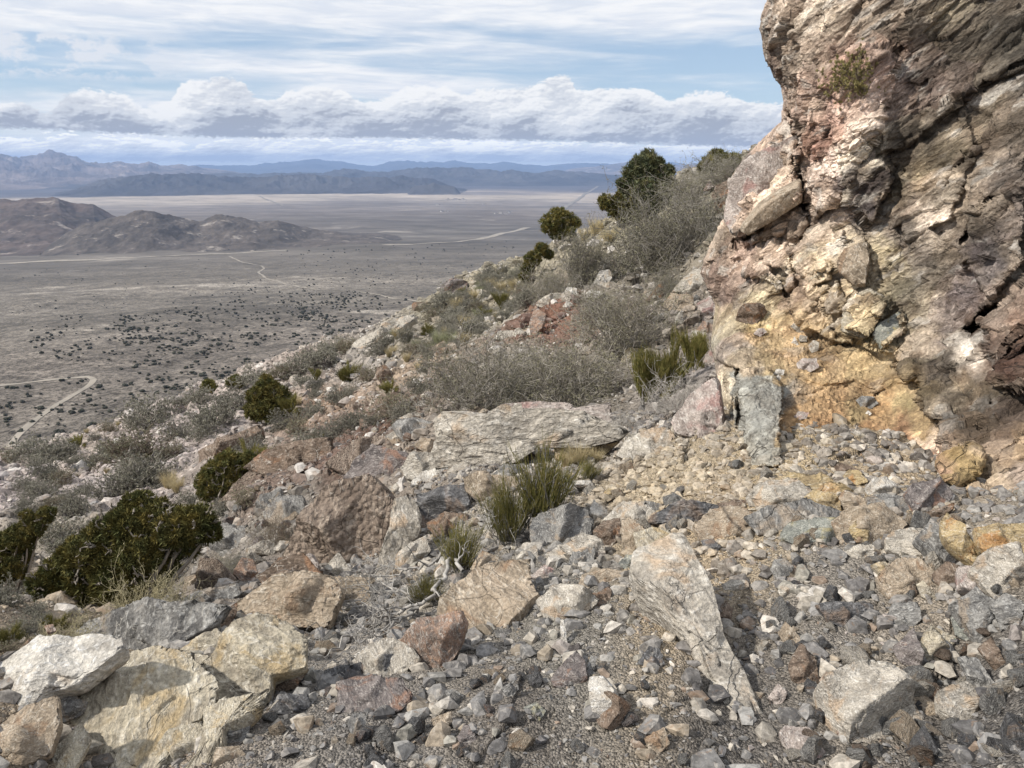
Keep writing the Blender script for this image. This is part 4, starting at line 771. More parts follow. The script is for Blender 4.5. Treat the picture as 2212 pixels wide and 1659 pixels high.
rock('r6', [(1398, 305), (1450, 210), (1520, 222), (1552, 320), (1490, 372), (1440, 342)], 'rust', 'orange stained wedge stone right of the dull brown boulder', th=.5)
rock('r6', [(1938, 272), (1960, 255), (2030, 178), (2110, 300), (2080, 342)], 'pale', 'pale pointed stone leaning on the pitted boulder', n=(0, -.8, .6), th=.3)
rock('r6', [(1640, 165), (1680, 110), (1750, 112), (1740, 165), (1690, 180)], 'pale', 'light stone against the left flank of the pitted boulder')
rock('r6', [(1110, 330), (1180, 310), (1170, 390), (1100, 400)], 'tan', 'small tan stone at the foot of the dull brown boulder')
rock('r6', [(1235, 1120), (1360, 1080), (1600, 1010), (1560, 1130), (1500, 1170), (1420, 1150), (1310, 1310), (1300, 1520), (1060, 1520), (1190, 1400), (1235, 1300)], 'yellow', 'pinkish yellow foot of the outcrop where the gravel laps onto it', n=(-.1, -.2, 1), th=.14, cuts=4)
rock('r6', [(340, 1340), (480, 1200), (540, 1300), (440, 1490), (240, 1500), (290, 1400)], 'yellow', 'low yellow ledge between the brownish grey block and the biggest yellow slab', n=(-.1, -.3, .9), th=.2)
rock('r6', [(960, 800), (1100, 760), (1270, 830), (1275, 1060), (1200, 1100), (1180, 900)], 'yellow', 'sandy rib joining the biggest yellow slab and the greenish yellow upper slab', n=(-.1, -.35, .92), th=.16)
# --- gravel terrace
rock('r7', [(690, 440), (760, 390), (900, 280), (1050, 240), (1200, 232), (1190, 320), (1250, 455), (1165, 560), (1080, 622), (840, 692), (832, 600), (680, 540)], 'tan', 'large flat tan slab with fine grain and black flecks, sunk in the gravel', n=(-.12, -.35, .93), th=.12, cuts=4, sharp=.5, seed=2)
rock('r7', [(830, 345), (870, 250), (930, 170), (1010, 200), (1050, 250), (940, 300)], 'tan', 'rounded orange tan hump at the top of the large flat slab', th=.5)
rock('r7', [(430, 725), (500, 640), (540, 592), (640, 570), (800, 535), (828, 600), (805, 700), (742, 820), (600, 920), (532, 892), (470, 780)], 'rust', 'chunky red and grey rock like a tilted cube beside the dead branches', n=(-.1, -.75, .65), th=.42, cuts=6, seed=31)
rock('r7', [(1505, 405), (1532, 310), (1690, 275), (1842, 310), (1832, 336), (1700, 352), (1580, 392)], 'tan', 'flat pale brown plate lying with its sharp tip to the long slab', n=(0, -.35, .93), th=.22)
rock('r7', [(1545, 465), (1690, 380), (1702, 430), (1660, 527), (1590, 502)], 'brown', 'smooth chocolate brown flat stone below the pale brown plate', n=UP, th=.2)
rock('r7', [(1285, 545), (1302, 500), (1450, 435), (1462, 452), (1352, 540), (1300, 562)], 'ochre', 'golden finger shaped stone on the gravel', n=UP, th=.35)
rock('r7', [(1395, 582), (1412, 500), (1480, 470), (1572, 472), (1570, 512), (1542, 572), (1472, 578)], 'tan', 'tan stone with white patches beside the golden finger stone', n=(0, -.5, .8), th=.4)
rock('r7', [(1395, 590), (1420, 585), (1440, 740), (1415, 765), (1400, 700)], 'white', 'thin white splinter standing in the gravel', th=.6)
rock('d', [(1370, 1262), (1385, 1228), (1440, 1202), (1482, 1192), (1505, 1232), (1542, 1290), (1558, 1362), (1602, 1440), (1655, 1565), (1650, 1590), (1602, 1562), (1560, 1542), (1525, 1455), (1480, 1378), (1430, 1322), (1385, 1292)], 'pale', 'longest slab, whitish with yellow lichen stains, running down through the gravel', n=(-.22, -.2, .95), th=.24, cuts=3, sharp=.35, seed=5)
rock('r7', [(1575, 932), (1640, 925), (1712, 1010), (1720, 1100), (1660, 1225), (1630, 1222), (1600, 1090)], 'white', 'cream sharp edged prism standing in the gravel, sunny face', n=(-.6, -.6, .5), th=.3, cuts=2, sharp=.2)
rock('r7', [(1700, 1020), (1795, 1080), (1765, 1180), (1722, 1262), (1655, 1230), (1715, 1110)], 'brown', 'right half of the sharp edged prism, shade painted in as brown', n=(.6, -.75, .3), th=.3, cuts=2, sharp=.2)  # one stone: lit and shaded sides put into white and brown palettes
rock('r7', [(625, 1180), (745, 1130), (742, 1200), (700, 1266), (650, 1240)], 'tan', 'five sided tan stone alone in the dark gravel')
rock('r7', [(780, 1292), (830, 1200), (890, 1290), (882, 1360), (800, 1352)], 'purple', 'mauve grey triangular stone below the five sided tan one')
rock('r7', [(1340, 932), (1420, 840), (1492, 772), (1552, 850), (1545, 960), (1470, 1010), (1360, 982)], 'purple', 'dull brownish grey rock left of the cream prism', n=(0, -.6, .8), th=.35)
rock('r7', [(1555, 870), (1580, 800), (1612, 820), (1600, 890), (1575, 922)], 'grey', 'narrow light grey stone above the cream prism')
rock('r7', [(55, 960), (180, 920), (300, 925), (440, 932), (502, 1060), (400, 1132), (100, 1162), (60, 1102)], 'purple', 'wide mauve and grey slab bedded in dark gravel below the tilted cube rock', n=(0, -.5, .86), th=.3)
rock('r7', [(120, 1202), (150, 1150), (230, 1150), (226, 1252), (150, 1322)], 'grey', 'blocky greenish grey stone under the wide mauve slab')
rock('r7', [(-20, 890), (60, 862), (135, 850), (130, 922), (20, 985), (-20, 990)], 'dark', 'near black angular rock at the start of the gravel', th=.5)
rock('r7', [(130, 862), (250, 820), (432, 782), (450, 850), (400, 900), (200, 932)], 'dark', 'dark grey rock pressed against the tilted cube rock', n=(0, -.7, .7))
rock('r7', [(1840, 62), (1950, 25), (2052, 50), (2082, 180), (1900, 232), (1862, 142)], 'yellow', 'beige boulder above the head of the longest slab', n=(0, -.6, .8), th=.35)
rock('r7', [(1900, 1292), (2020, 1230), (2052, 1330), (1950, 1412)], 'tan', 'orange tan stone with flat top in lower gravel')
rock('r7', [(1130, 200), (1250, 130), (1262, 210), (1232, 242), (1142, 242)], 'pale', 'small pale cube right of the orange tan hump', th=.5)
rock('r7', [(1310, 182), (1400, 130), (1560, 120), (1602, 160), (1540, 232), (1370, 212)], 'pale', 'crumbly white rock below the squared grey block', n=UP)
rock('r7', [(1440, 260), (1470, 180), (1600, 150), (1600, 230), (1520, 262)], 'grey', 'bluish grey rock touching the crumbly white one')
rock('r7', [(1740, 250), (1790, 200), (1850, 190), (1860, 260), (1800, 290)], 'green', 'olive grey stone left of the beige boulder')
rock('r7', [(1200, 330), (1300, 250), (1390, 290), (1380, 350), (1270, 330)], 'pink', 'purplish pink flat stone right of the tan slab', n=UP)
rock('r7', [(1000, 650), (1060, 640), (1110, 680), (1060, 700), (1015, 690)], 'grey', 'light grey stone just below the large flat slab')
rock('r7', [(1040, 1000), (1120, 950), (1130, 1020), (1090, 1060)], 'grey', 'slate grey stone in the middle of the gravel')
rock('r7', [(700, 1010), (760, 1000), (812, 1040), (800, 1085), (740, 1080)], 'grey', 'rounded grey stone with brown cap in mid gravel')
rock('r7', [(1175, 1110), (1250, 1080), (1310, 1130), (1270, 1190), (1200, 1170)], 'green', 'greenish mottled stone in mid gravel')
rock('r7', [(1860, 840), (1930, 745), (1990, 760), (2020, 850), (1930, 890)], 'dark', 'dark grey humped stone left of the longest slab')
rock('r7', [(0, 470), (-10, 440), (90, 440), (110, 480), (40, 510)], 'grey', 'blue grey stone under the dead twigs')
rock('r7', [(150, 800), (250, 730), (330, 740), (300, 800), (200, 830)], 'white', 'bright white rock beneath the dead grey branch', n=UP)
rock('r7', [(370, 310), (410, 280), (445, 300), (430, 345), (385, 340)], 'tan', 'small orange stone in the hollow under the tall whitish slab')
rock('r7', [(460, 260), (520, 180), (600, 100), (615, 170), (570, 230), (490, 275)], 'pale', 'pale flat rock left of the lowest green tuft')
# --- right hand side stones
rock('r8', [(905, 1192), (1000, 1140), (1090, 1110), (1160, 1100), (1290, 1232), (1432, 1440), (1310, 1532), (1180, 1502), (1040, 1502), (980, 1400)], 'pale', 'biggest block on the gravel, grey topped with a brown shaded front', n=(.15, -.55, .8), th=.5, cuts=5, seed=77)
rock('r8', [(945, 1320), (985, 1400), (1045, 1510), (1010, 1540), (950, 1480), (930, 1380)], 'rust', 'rusty stone squeezed under the biggest gravel block')
rock('r8', [(650, 1472), (690, 1435), (800, 1452), (902, 1590), (890, 1652), (720, 1592)], 'pink', 'pinkish white flat stone, the palest in the lower gravel', n=UP, th=.25)
rock('r8', [(588, 1290), (640, 1215), (692, 1262), (652, 1342)], 'pink', 'small pink egg shaped stone above the pinkish flat one')
rock('r8', [(1495, 1252), (1630, 1200), (1700, 1250), (1832, 1350), (1700, 1442), (1600, 1442), (1510, 1342)], 'pale', 'broad cream stone with a shaded underside right of the biggest block', n=(.1, -.55, .8), th=.4)
rock('r8', [(665, 422), (710, 372), (880, 345), (1000, 372), (1017, 490), (980, 502), (760, 492), (672, 462)], 'green', 'light greenish grey block with a straight dark gap below it', n=(0, -.65, .75), th=.4)
rock('r8', [(1025, 402), (1060, 360), (1170, 360), (1187, 500), (1100, 482), (1040, 452)], 'ochre', 'yellow and rust streaked cube beside the greenish grey block', n=(0, -.75, .6), th=.45)
rock('r8', [(1170, 345), (1240, 330), (1310, 370), (1290, 420), (1200, 410)], 'brown', 'olive brown stone behind the yellow streaked cube')
rock('r8', [(1215, 452), (1250, 415), (1400, 400), (1452, 500), (1430, 562), (1300, 552), (1222, 512)], 'pale', 'cream block with an orange stained base', n=(0, -.65, .7), th=.4)
rock('r8', [(1420, 400), (1470, 380), (1510, 420), (1530, 520), (1460, 530)], 'pale', 'knobbly pale stone right of the cream block')
rock('r8', [(1112, 192), (1150, 140), (1210, 135), (1292, 222), (1290, 242), (1120, 232)], 'white', 'white rounded stone with vertical facets near the cliff foot', n=(0, -.8, .5), th=.5)
rock('r8', [(1110, 240), (1200, 220), (1340, 250), (1370, 310), (1250, 340), (1130, 310)], 'grey', 'grey mottled slab beneath the white rounded stone', n=(0, -.6, .8))
rock('r8', [(1320, 222), (1350, 170), (1500, 140), (1557, 222), (1540, 272), (1400, 352), (1360, 312)], 'purple', 'dark purple block against the base of the cliff', n=(0, -.7, .7), th=.45, cuts=5)
rock('r8', [(1385, 345), (1480, 300), (1560, 270), (1560, 300), (1460, 370), (1400, 385)], 'brown', 'brown shard lying beneath the dark purple block')
rock('r8', [(690, 142), (720, 115), (850, 130), (1000, 190), (1112, 212), (1100, 242), (960, 237), (860, 217), (740, 172)], 'ochre', 'long thin orange edged slab lying flat on the tan dirt', n=(0, -.3, .95), th=.22)
rock('r8', [(970, 147), (1010, 110), (1060, 110), (1112, 170), (1040, 192), (990, 182)], 'ochre', 'bright yellow lichen coloured stone on the orange edged slab', th=.45, lift=.01)
rock('r8', [(935, 80), (970, 62), (1080, 105), (1060, 130), (960, 130)], 'brown', 'curved brown plate behind the bright yellow stone')
rock('r8', [(478, 242), (550, 165), (700, 200), (742, 242), (662, 292), (500, 287)], 'pale', 'smooth cream triangular slab on the tan rubble', n=(0, -.55, .8), th=.25)
rock('r8', [(490, 342), (600, 290), (800, 268), (962, 340), (930, 382), (800, 392), (650, 422), (560, 432)], 'grey', 'long low grey slab in front of the cream triangular slab', n=(0, -.6, .8), th=.3)
rock('r8', [(960, 250), (990, 205), (1100, 250), (1120, 310), (1000, 320)], 'tan', 'smooth brown stone below the orange edged slab')
rock('r8', [(775, 250), (830, 205), (960, 240), (970, 330), (860, 290)], 'ochre', 'orange and grey stone under the orange edged slab')
rock('r8', [(-10, 335), (90, 285), (190, 258), (330, 290), (400, 342), (400, 382), (200, 382), (-10, 372)], 'dark', 'black sided slab with tan top at the edge of the tan rubble', n=(0, -.6, .75), th=.35)
rock('r8', [(330, 270), (450, 265), (570, 292), (480, 325), (360, 320)], 'brown', 'thin dark brown plate lying across the black sided slab', n=UP)
rock('r8', [(1495, 382), (1530, 325), (1582, 370), (1622, 440), (1762, 610), (1740, 642), (1640, 562), (1550, 492), (1510, 442)], 'ochre', 'long ochre spike of rock pointing up near the cliff', n=(-.2, -.6, .75), th=.4)
rock('r8', [(1680, 402), (1800, 382), (1960, 378), (1960, 572), (1780, 572), (1690, 482)], 'ochre', 'large orange and cream block at the foot of the cliff', n=(-.1, -.7, .7), th=.35)
rock('r8', [(1765, 620), (1800, 590), (1880, 580), (1927, 640), (1920, 730), (1800, 700)], 'tan', 'tan block below the large orange and cream one')
rock('r8', [(1448, 642), (1520, 580), (1592, 602), (1560, 722), (1520, 737), (1460, 682)], 'brown', 'dark olive brown pyramid stone')
rock('r8', [(1590, 602), (1700, 600), (1802, 700), (1770, 757), (1600, 702)], 'pink', 'pinkish stained slab right of the brown pyramid stone', n=(0, -.5, .85))
rock('r8', [(1238, 1032), (1350, 930), (1402, 1070), (1380, 1152), (1290, 1112)], 'purple', 'brown grey pointed stone above the biggest block')
rock('r8', [(1385, 1002), (1450, 910), (1587, 980), (1470, 1132), (1400, 1092)], 'yellow', 'white topped stone with an ochre side', n=(0, -.6, .75), th=.5)
rock('r8', [(1685, 1032), (1760, 970), (1832, 1120), (1780, 1152)], 'brown', 'brown leaf shaped stone near the edge of the picture')
rock('r8', [(1580, 1082), (1680, 1080), (1787, 1230), (1740, 1292), (1640, 1202)], 'grey', 'slate coloured slanting stone above the broad cream one')
rock('r8', [(603, 622), (620, 570), (680, 560), (722, 610), (700, 652), (640, 677)], 'grey', 'blue grey cube in the middle of the fine gravel')
rock('r8', [(850, 812), (900, 790), (1130, 800), (1152, 900), (1020, 942), (920, 902)], 'dark', 'dark brown and grey rock with a white rim bedded in fine soil', n=(0, -.75, .6), th=.4)
rock('r8', [(1198, 882), (1240, 800), (1370, 790), (1392, 880), (1330, 932), (1220, 942)], 'grey', 'smooth grey rock right of the white rimmed one')
rock('r8', [(985, 532), (1060, 490), (1140, 490), (1147, 572), (1080, 582)], 'pale', 'pale wedge below the yellow streaked cube')
rock('r8', [(1125, 602), (1200, 580), (1282, 650), (1200, 692)], 'yellow', 'cream and yellow stone below the pale wedge')
rock('r8', [(640, 732), (660, 700), (737, 700), (732, 762), (670, 777)], 'pale', 'little cream topped cube below the blue grey cube')
rock('r8', [(318, 852), (370, 780), (402, 830), (395, 912), (330, 892)], 'brown', 'upright brownish stone right of the longest slab')
rock('r8', [(643, 952), (680, 895), (772, 990), (700, 1042)], 'tan', 'tan hooked stone in dark gravel')
rock('r8', [(703, 1112), (760, 1010), (842, 1090), (852, 1200), (780, 1242), (720, 1192)], 'brown', 'brown stone with a turquoise spot', n=(0, -.6, .8), th=.35)
rock('r8', [(1755, 802), (1830, 740), (1930, 800), (1902, 920), (1810, 942)], 'grey', 'rounded light grey rock near the frame edge', th=.45)
rock('r8', [(1585, 782), (1680, 710), (1762, 800), (1752, 892), (1690, 902), (1640, 852)], 'grey', 'grey and tan jagged rock left of the rounded light grey one')
rock('r8', [(1545, 870), (1610, 850), (1690, 960), (1650, 1010), (1570, 960)], 'green', 'grey green sloping stone below the jagged rock')
rock('r8', [(1365, 700), (1400, 680), (1475, 760), (1450, 790), (1390, 760)], 'yellow', 'cream chip with yellow face between brown stones')
rock('r8', [(1280, 690), (1350, 660), (1370, 760), (1320, 780)], 'brown', 'brown block left of the cream yellow chip')
rock('r8', [(345, 700), (400, 672), (480, 680), (490, 710), (430, 740), (370, 730)], 'pale', 'oval pale stone with rough skin in the fine gravel')
rock('r8', [(238, 470), (300, 460), (340, 500), (320, 540), (270, 530)], 'dark', 'shiny black angular stone below the tan rubble')
rock('r8', [(1310, 1250), (1370, 1240), (1520, 1370), (1440, 1400), (1370, 1380)], 'tan', 'olive tan shard between the two biggest gravel stones')
rock('r8', [(1800, 980), (1860, 980), (1870, 1000), (1830, 1010)], 'white', 'tiny white chip close to the frame edge')
# --- stones resting on the ledge and in the cliff
rock('ra', [(330, 1400), (345, 1350), (420, 1290), (520, 1290), (575, 1360), (520, 1420), (470, 1475), (400, 1460)], 'brown', 'brown cube shaped boulder sitting on the cliff ledge', n=(-.1, -.8, .6), th=.45, cuts=5)
rock('ra', [(465, 1540), (500, 1500), (545, 1497), (572, 1525), (520, 1562)], 'pink', 'flat pinkish stone on the ledge in front of the brown cube boulder')
rock('r3', [(340, 1225), (360, 1208), (405, 1210), (412, 1240), (375, 1258), (345, 1248)], 'pink', 'largest loose pale stone on the ochre ledge')
rock('r3', [(262, 1262), (270, 1245), (298, 1248), (292, 1270)], 'white', 'upper of two small white stones near the ledge rim')
rock('r3', [(265, 1280), (275, 1265), (288, 1272), (282, 1284)], 'white', 'lower of two small white stones near the ledge rim')
rock('r3', [(330, 1405), (345, 1388), (380, 1392), (370, 1415), (345, 1418)], 'pink', 'small pale stone low on the ochre ledge')
rock('r3', [(377, 1168), (395, 1148), (415, 1155), (412, 1180), (390, 1190)], 'pale', 'grey stone under the boulders at the back of the ledge')
rock('r3', [(318, 1165), (332, 1135), (345, 1165)], 'white', 'white spiky stone at the back of the ledge')
rock('r3', [(345, 1150), (350, 1130), (375, 1135), (372, 1152)], 'pale', 'little pale stone beside the white spiky one')
rock('r3', [(570, 1395), (580, 1385), (592, 1395), (585, 1403)], 'white', 'tiny white pebble on the lower ledge')
rock('r3', [(540, 1350), (560, 1335), (600, 1340), (612, 1358), (590, 1380), (560, 1378)], 'grey', 'dark rough knob sticking out of the ledge')
rock('ra', [(130, 420), (160, 340), (280, 290), (285, 400), (265, 560), (180, 585), (150, 520)], 'brown', 'dark overhanging rock behind the edge of the cliff', n=(-.3, -.9, .2), th=.5, anchor=(200, 560))
rock('ra', [(60, 380), (110, 270), (240, 180), (300, 200), (250, 290), (140, 350)], 'pink', 'mauve slanting rock on the skyline beside the cliff', n=(-.4, -.8, .3), anchor=(200, 340), th=.3)

for pl, pal, lb, kw in [([(1566, 470), (1572, 430), (1584, 395), (1600, 372), (1665, 335), (1716, 306), (1730, 335), (1726, 395), (1690, 412), (1645, 440), (1610, 485), (1585, 498)], 'pink', 'large pinkish block jutting from the left edge of the cliff', dict(n=(-.55, -.75, .35), th=.35, cuts=3, anchor=(1650, 400), sharp=.5)),
        ([(1600, 494), (1640, 445), (1690, 412), (1728, 392), (1731, 432), (1700, 452), (1656, 478), (1614, 502)], 'tan', 'smooth beige underside of the pinkish block on the cliff', dict(n=(-.2, -.9, -.35), th=.2, cuts=1, anchor=(1665, 455), sharp=.3))]:
    rock('d', pl, pal, lb, **kw)
for pl, pal, lb in [([(890, 1160), (950, 1060), (1000, 980), (1080, 980), (1100, 1100), (1000, 1150), (910, 1190)], 'yellow', 'upper yellowish wedge stone stuck in the cliff above the ledge'), ([(935, 1200), (1060, 1150), (1072, 1190), (1010, 1225), (940, 1248)], 'tan', 'thin flat stone under the upper yellowish wedge stone in the cliff'),
        ([(1145, 950), (1200, 850), (1380, 790), (1400, 900), (1370, 1150), (1280, 1140), (1160, 1030)], 'tan', 'tall rough tan boulder wedged in the cliff right of the yellowish wedge stone'), ([(1040, 1290), (1130, 1125), (1180, 1190), (1222, 1290), (1200, 1360), (1060, 1380)], 'tan', 'pointed tan boulder in the cliff behind the loose ledge stones'),
        ([(1190, 1370), (1290, 1225), (1400, 1170), (1520, 1240), (1505, 1400), (1390, 1570), (1280, 1540), (1180, 1500)], 'yellow', 'largest yellowish boulder bulging from the cliff over the ledge'), ([(1430, 1540), (1480, 1450), (1560, 1420), (1659, 1345), (1690, 1400), (1640, 1560), (1500, 1650)], 'green', 'grey cracked block right of the largest yellowish boulder over the ledge'),
        ([(745, 1300), (800, 1200), (900, 1190), (960, 1330), (850, 1420), (760, 1370)], 'brown', 'brownish lump of the cliff at the back corner of the ledge'), ([(760, 1480), (850, 1430), (980, 1440), (940, 1520), (840, 1540)], 'pale', 'pale flat wedge lying between ledge and cliff lumps')]:
    rock('ra', pl, pal, lb, n=(-.35, -.85, .4), th=.38, cuts=7, sharp=.9)

for pl, pal, lb in [([(560, 1245), (600, 1205), (650, 1195), (695, 1240), (650, 1295), (585, 1300)], 'brown', 'brown jagged block at the lower left foot of the pitted boulder'), ([(640, 1300), (720, 1245), (800, 1250), (795, 1305), (700, 1335)], 'tan', 'tan block under the tangle of dark dead twigs'),
        ([(760, 1430), (800, 1390), (870, 1380), (905, 1425), (850, 1470), (775, 1470)], 'pale', 'pale block under the slender dead twig'), ([(1160, 1300), (1200, 1262), (1250, 1265), (1292, 1295), (1250, 1342), (1180, 1340)], 'pale', 'pale angular stone right of the large flat tan slab'),
        ([(1625, 1065), (1660, 1035), (1720, 1032), (1765, 1070), (1710, 1112), (1640, 1102)], 'pale', 'cream block on the dirt just below the grey corner of the ledge'), ([(1800, 1125), (1850, 1092), (1905, 1090), (1962, 1130), (1905, 1182), (1822, 1172)], 'tan', 'tan block in the heap below the ochre ledge'),
        ([(1982, 1162), (2010, 1130), (2065, 1120), (2112, 1180), (2045, 1222)], 'grey', 'grey block at the upper end of the heap under the cliff'), ([(2100, 1235), (2130, 1190), (2190, 1180), (2240, 1240), (2165, 1302)], 'pale', 'cream block in the heap where it meets the cliff foot'),
        ([(1900, 1245), (1940, 1205), (1990, 1205), (2042, 1250), (1985, 1302), (1920, 1292)], 'tan', 'tan angular block in the middle of the heap under the cliff'), ([(2062, 1302), (2110, 1285), (2160, 1295), (2202, 1350), (2125, 1402)], 'grey', 'grey block low in the heap near the frame edge'),
        ([(1500, 1135), (1540, 1100), (1600, 1092), (1645, 1122), (1600, 1172), (1520, 1172)], 'tan', 'tan shard heap stone in front of the cream triangular slab'), ([(1300, 1125), (1340, 1085), (1400, 1085), (1425, 1112), (1385, 1155)], 'pale', 'cream stone on the left side of the tan dirt'),
        ([(1210, 1180), (1260, 1150), (1300, 1165), (1310, 1205), (1250, 1215)], 'pale', 'cream wedge below the squared grey block'), ([(440, 1170), (480, 1130), (530, 1135), (545, 1175), (490, 1205)], 'grey', 'grey block at the right rim of the biggest juniper'),
        ([(560, 1110), (600, 1070), (650, 1068), (660, 1115), (610, 1150)], 'grey', 'grey angular block left of the pitted boulder'), ([(480, 1075), (540, 1020), (640, 985), (690, 1000), (640, 1050), (540, 1095)], 'conglomerate', 'brown ragged outcrop between upper juniper and pitted boulder'),
        ([(700, 1000), (760, 950), (840, 935), (850, 980), (770, 1030)], 'conglomerate', 'reddish brown ragged rock on the shoulder above the patchy slab'), ([(920, 1130), (960, 1105), (1010, 1110), (1000, 1150), (940, 1160)], 'brown', 'small brown rock in front of the dark squared block')]:
    rock('d', pl, pal, lb, n=(-.1, -.7, .7), th=.42, cuts=8, sharp=1.1)
# ---------------------------------------------------------------- loose stones
def stone_shape(npt, seed, bev=0.0):
    """an angular chip: the hull of a few random points"""
    rg = np.random.default_rng(seed); P = rg.normal(size=(npt, 3)); P /= np.linalg.norm(P, axis=1)[:, None]; P *= rg.uniform(.72, 1.0, (npt, 1))*rg.uniform(.7, 1.2, 3)
    bm = bmesh.new(); [bm.verts.new(p) for p in P]; r = bmesh.ops.convex_hull(bm, input=bm.verts); bmesh.ops.delete(bm, geom=[v for v in bm.verts if not v.link_faces], context='VERTS')
    if bev:
        bmesh.ops.dissolve_limit(bm, angle_limit=.45, verts=bm.verts, edges=bm.edges); bmesh.ops.bevel(bm, geom=list(bm.edges), offset=bev*.6, segments=1, affect='EDGES', clamp_overlap=True)
        bmesh.ops.triangulate(bm, faces=bm.faces)
        for k in range(2): bmesh.ops.subdivide_edges(bm, edges=[e for e in bm.edges if e.calc_length() > .22], cuts=1, use_grid_fill=True); bmesh.ops.triangulate(bm, faces=bm.faces)
    bm.verts.index_update(); V = np.array([v.co[:] for v in bm.verts]); F = np.array([[v.index for v in f.verts] for f in bm.faces]); bm.free()
    if bev: V = V+.05*facet(V*3.1+seed, .5, .5)[0][:, None]*V+.03*fbm(V*4+seed, 3)[:, None]*V
    return V/np.abs(V).max(), F
def rand_rot(n, rg):
    q = rg.normal(size=(n, 4)); q /= np.linalg.norm(q, axis=1)[:, None]; w, x, y, z = q.T
    return np.stack([1-2*(y*y+z*z), 2*(x*y-z*w), 2*(x*z+y*w), 2*(x*y+z*w), 1-2*(x*x+z*z), 2*(y*z-x*w), 2*(x*z-y*w), 2*(y*z+x*w), 1-2*(x*x+y*y)], -1).reshape(-1, 3, 3)
def simple_attr_mat(name, sc, b):
    m, t = new_mat(name); base = t.n('ShaderNodeVertexColor', _layer_name='Col').outputs[0]; P = t.n('ShaderNodeTexCoord').outputs['Object']
    n1 = t.noise(P, sc, 5, .65, .5); k = t.ss(n1, .3, .7, .6, 1.35); c = t.mix(1.0, base, t.comb(k, k, k), 'MULTIPLY')
    c = t.mix(t.ss(t.noise(P, sc*.6, 3, .6, 1.5), .56, .66, 0, .45), c, (.45, .42, .38)); c = t.mix(t.ss(t.noise(t.vm('ADD', P, (9, 3, 1)), sc*.5, 3, .6, 1.0), .60, .7, 0, .5), c, (.24, .16, .105))
    finish(t, c, .9, n1, b, .8); return m
def merged_stones(name, X, Y, S, colr, lvl, mat, rg, sink=.12, nlib=14, zadd=None):
    lib = [stone_shape(lvl, 100+k) for k in range(nlib)]; kk = rg.integers(0, nlib, len(X)); Z = ground_z(X, Y) if zadd is None else zadd
    Vs, Fs, Cs, off = [], [], [], 0
    for k in range(nlib):
        m = np.nonzero(kk == k)[0]
        if not len(m): continue
        V, F = lib[k]; R = rand_rot(len(m), rg); an = rg.uniform(.65, 1.15, (len(m), 3))
        W = np.einsum('nij,vj->nvi', R, V*1.0)*an[:, None]; W[:, :, 2] *= .72; W *= S[m][:, None, None]
        W += np.stack([X[m], Y[m], Z[m]+S[m]*sink], -1)[:, None]
        Vs.append(W.reshape(-1, 3)); Fs.append((F[None]+(np.arange(len(m))*len(V))[:, None, None]+off).reshape(-1, 3)); Cs.append(np.repeat(colr[m], len(V), 0)); off += len(m)*len(V)
    return mesh_np(name, np.concatenate(Vs), np.concatenate(Fs), mat, False, np.concatenate(Cs))
GP = np.array([(.225, .222, .222), (.152, .150, .154), (.11, .108, .114), (.30, .295, .285), (.42, .385, .335), (.50, .47, .43), (.34, .285, .22), (.26, .195, .15), (.32, .285, .27), (.52, .49, .455), (.26, .25, .22)])
GW = np.array([.22, .21, .14, .15, .12, .05, .04, .02, .02, .015, .04]); GW = GW/GW.sum()
def stone_cols(X, Y, rg, mixg):
    r = np.hypot(X, Y); a = np.degrees(np.arctan2(X, Y)); g = ground_colour(X, Y, r, a); p = GP[rg.choice(len(GP), len(X), p=GW)]
    return (g*mixg[:, None]+p*(1-mixg[:, None]))*rg.uniform(.70, 1.14, len(X))[:, None]
sm = simple_attr_mat('gravel_stone', 45.0, .006); sm2 = simple_attr_mat('scree_stone', 9.0, .03)
rg = np.random.default_rng(41)
def in_bench(a, r):
    """gravel terrace: nearer than the edge of the drop"""
    lim = np.interp(a, [-40, -30, -22, -15, -8, 0, 6, 12, 20, 40], [2.8, 3.0, 3.6, 4.1, 6.5, 8.0, 8.2, 7.2, 5.5, 4.6]); return r < lim
# fine chips, gravel, pebbles
A = rg.uniform(-42.5, 42.5, 60000); r = np.sqrt(rg.uniform(1.55**2, 8**2, 60000)); k = in_bench(A, r) & (rg.random(60000) < np.interp(r, [1.5, 3, 5, 8], [1, .85, .5, .35])); A, r = A[k], r[k]
X, Y = r*np.sin(np.radians(A)), r*np.cos(np.radians(A)); S = .0068*(r/2.2)**.75*(1-rg.random(len(A)))**(-1/1.75); S = np.minimum(S, .052)
tan_zone = np.exp(-((A-10)/9)**2-((np.log(r)-math.log(4.3))/.25)**2)
c = stone_cols(X, Y, rg, np.clip(0.15+.6*tan_zone+.15*rg.random(len(A)), 0, 1))
sel = S < .016
kp = ~sel | (rg.random(len(A)) < .30+.85*sstep(fbm(np.stack([X, Y, 0*X], -1)*1.6+60, 3), -.35, .25)); A, r, X, Y, S, c, sel = A[kp], r[kp], X[kp], Y[kp], S[kp], c[kp], sel[kp]
o = link('fine_gravel', merged_stones('fine_gravel', X[sel], Y[sel], S[sel], c[sel], 9, sm, rg)); tag(o, 'fine dark grey gravel covering the near terrace', 'gravel', kind='stuff')
o = link('pebbles', merged_stones('pebbles', X[~sel], Y[~sel], S[~sel], c[~sel], 16, sm, rg, nlib=24)); tag(o, 'broken grey and tan pebbles strewn over the near terrace', 'gravel', kind='stuff')
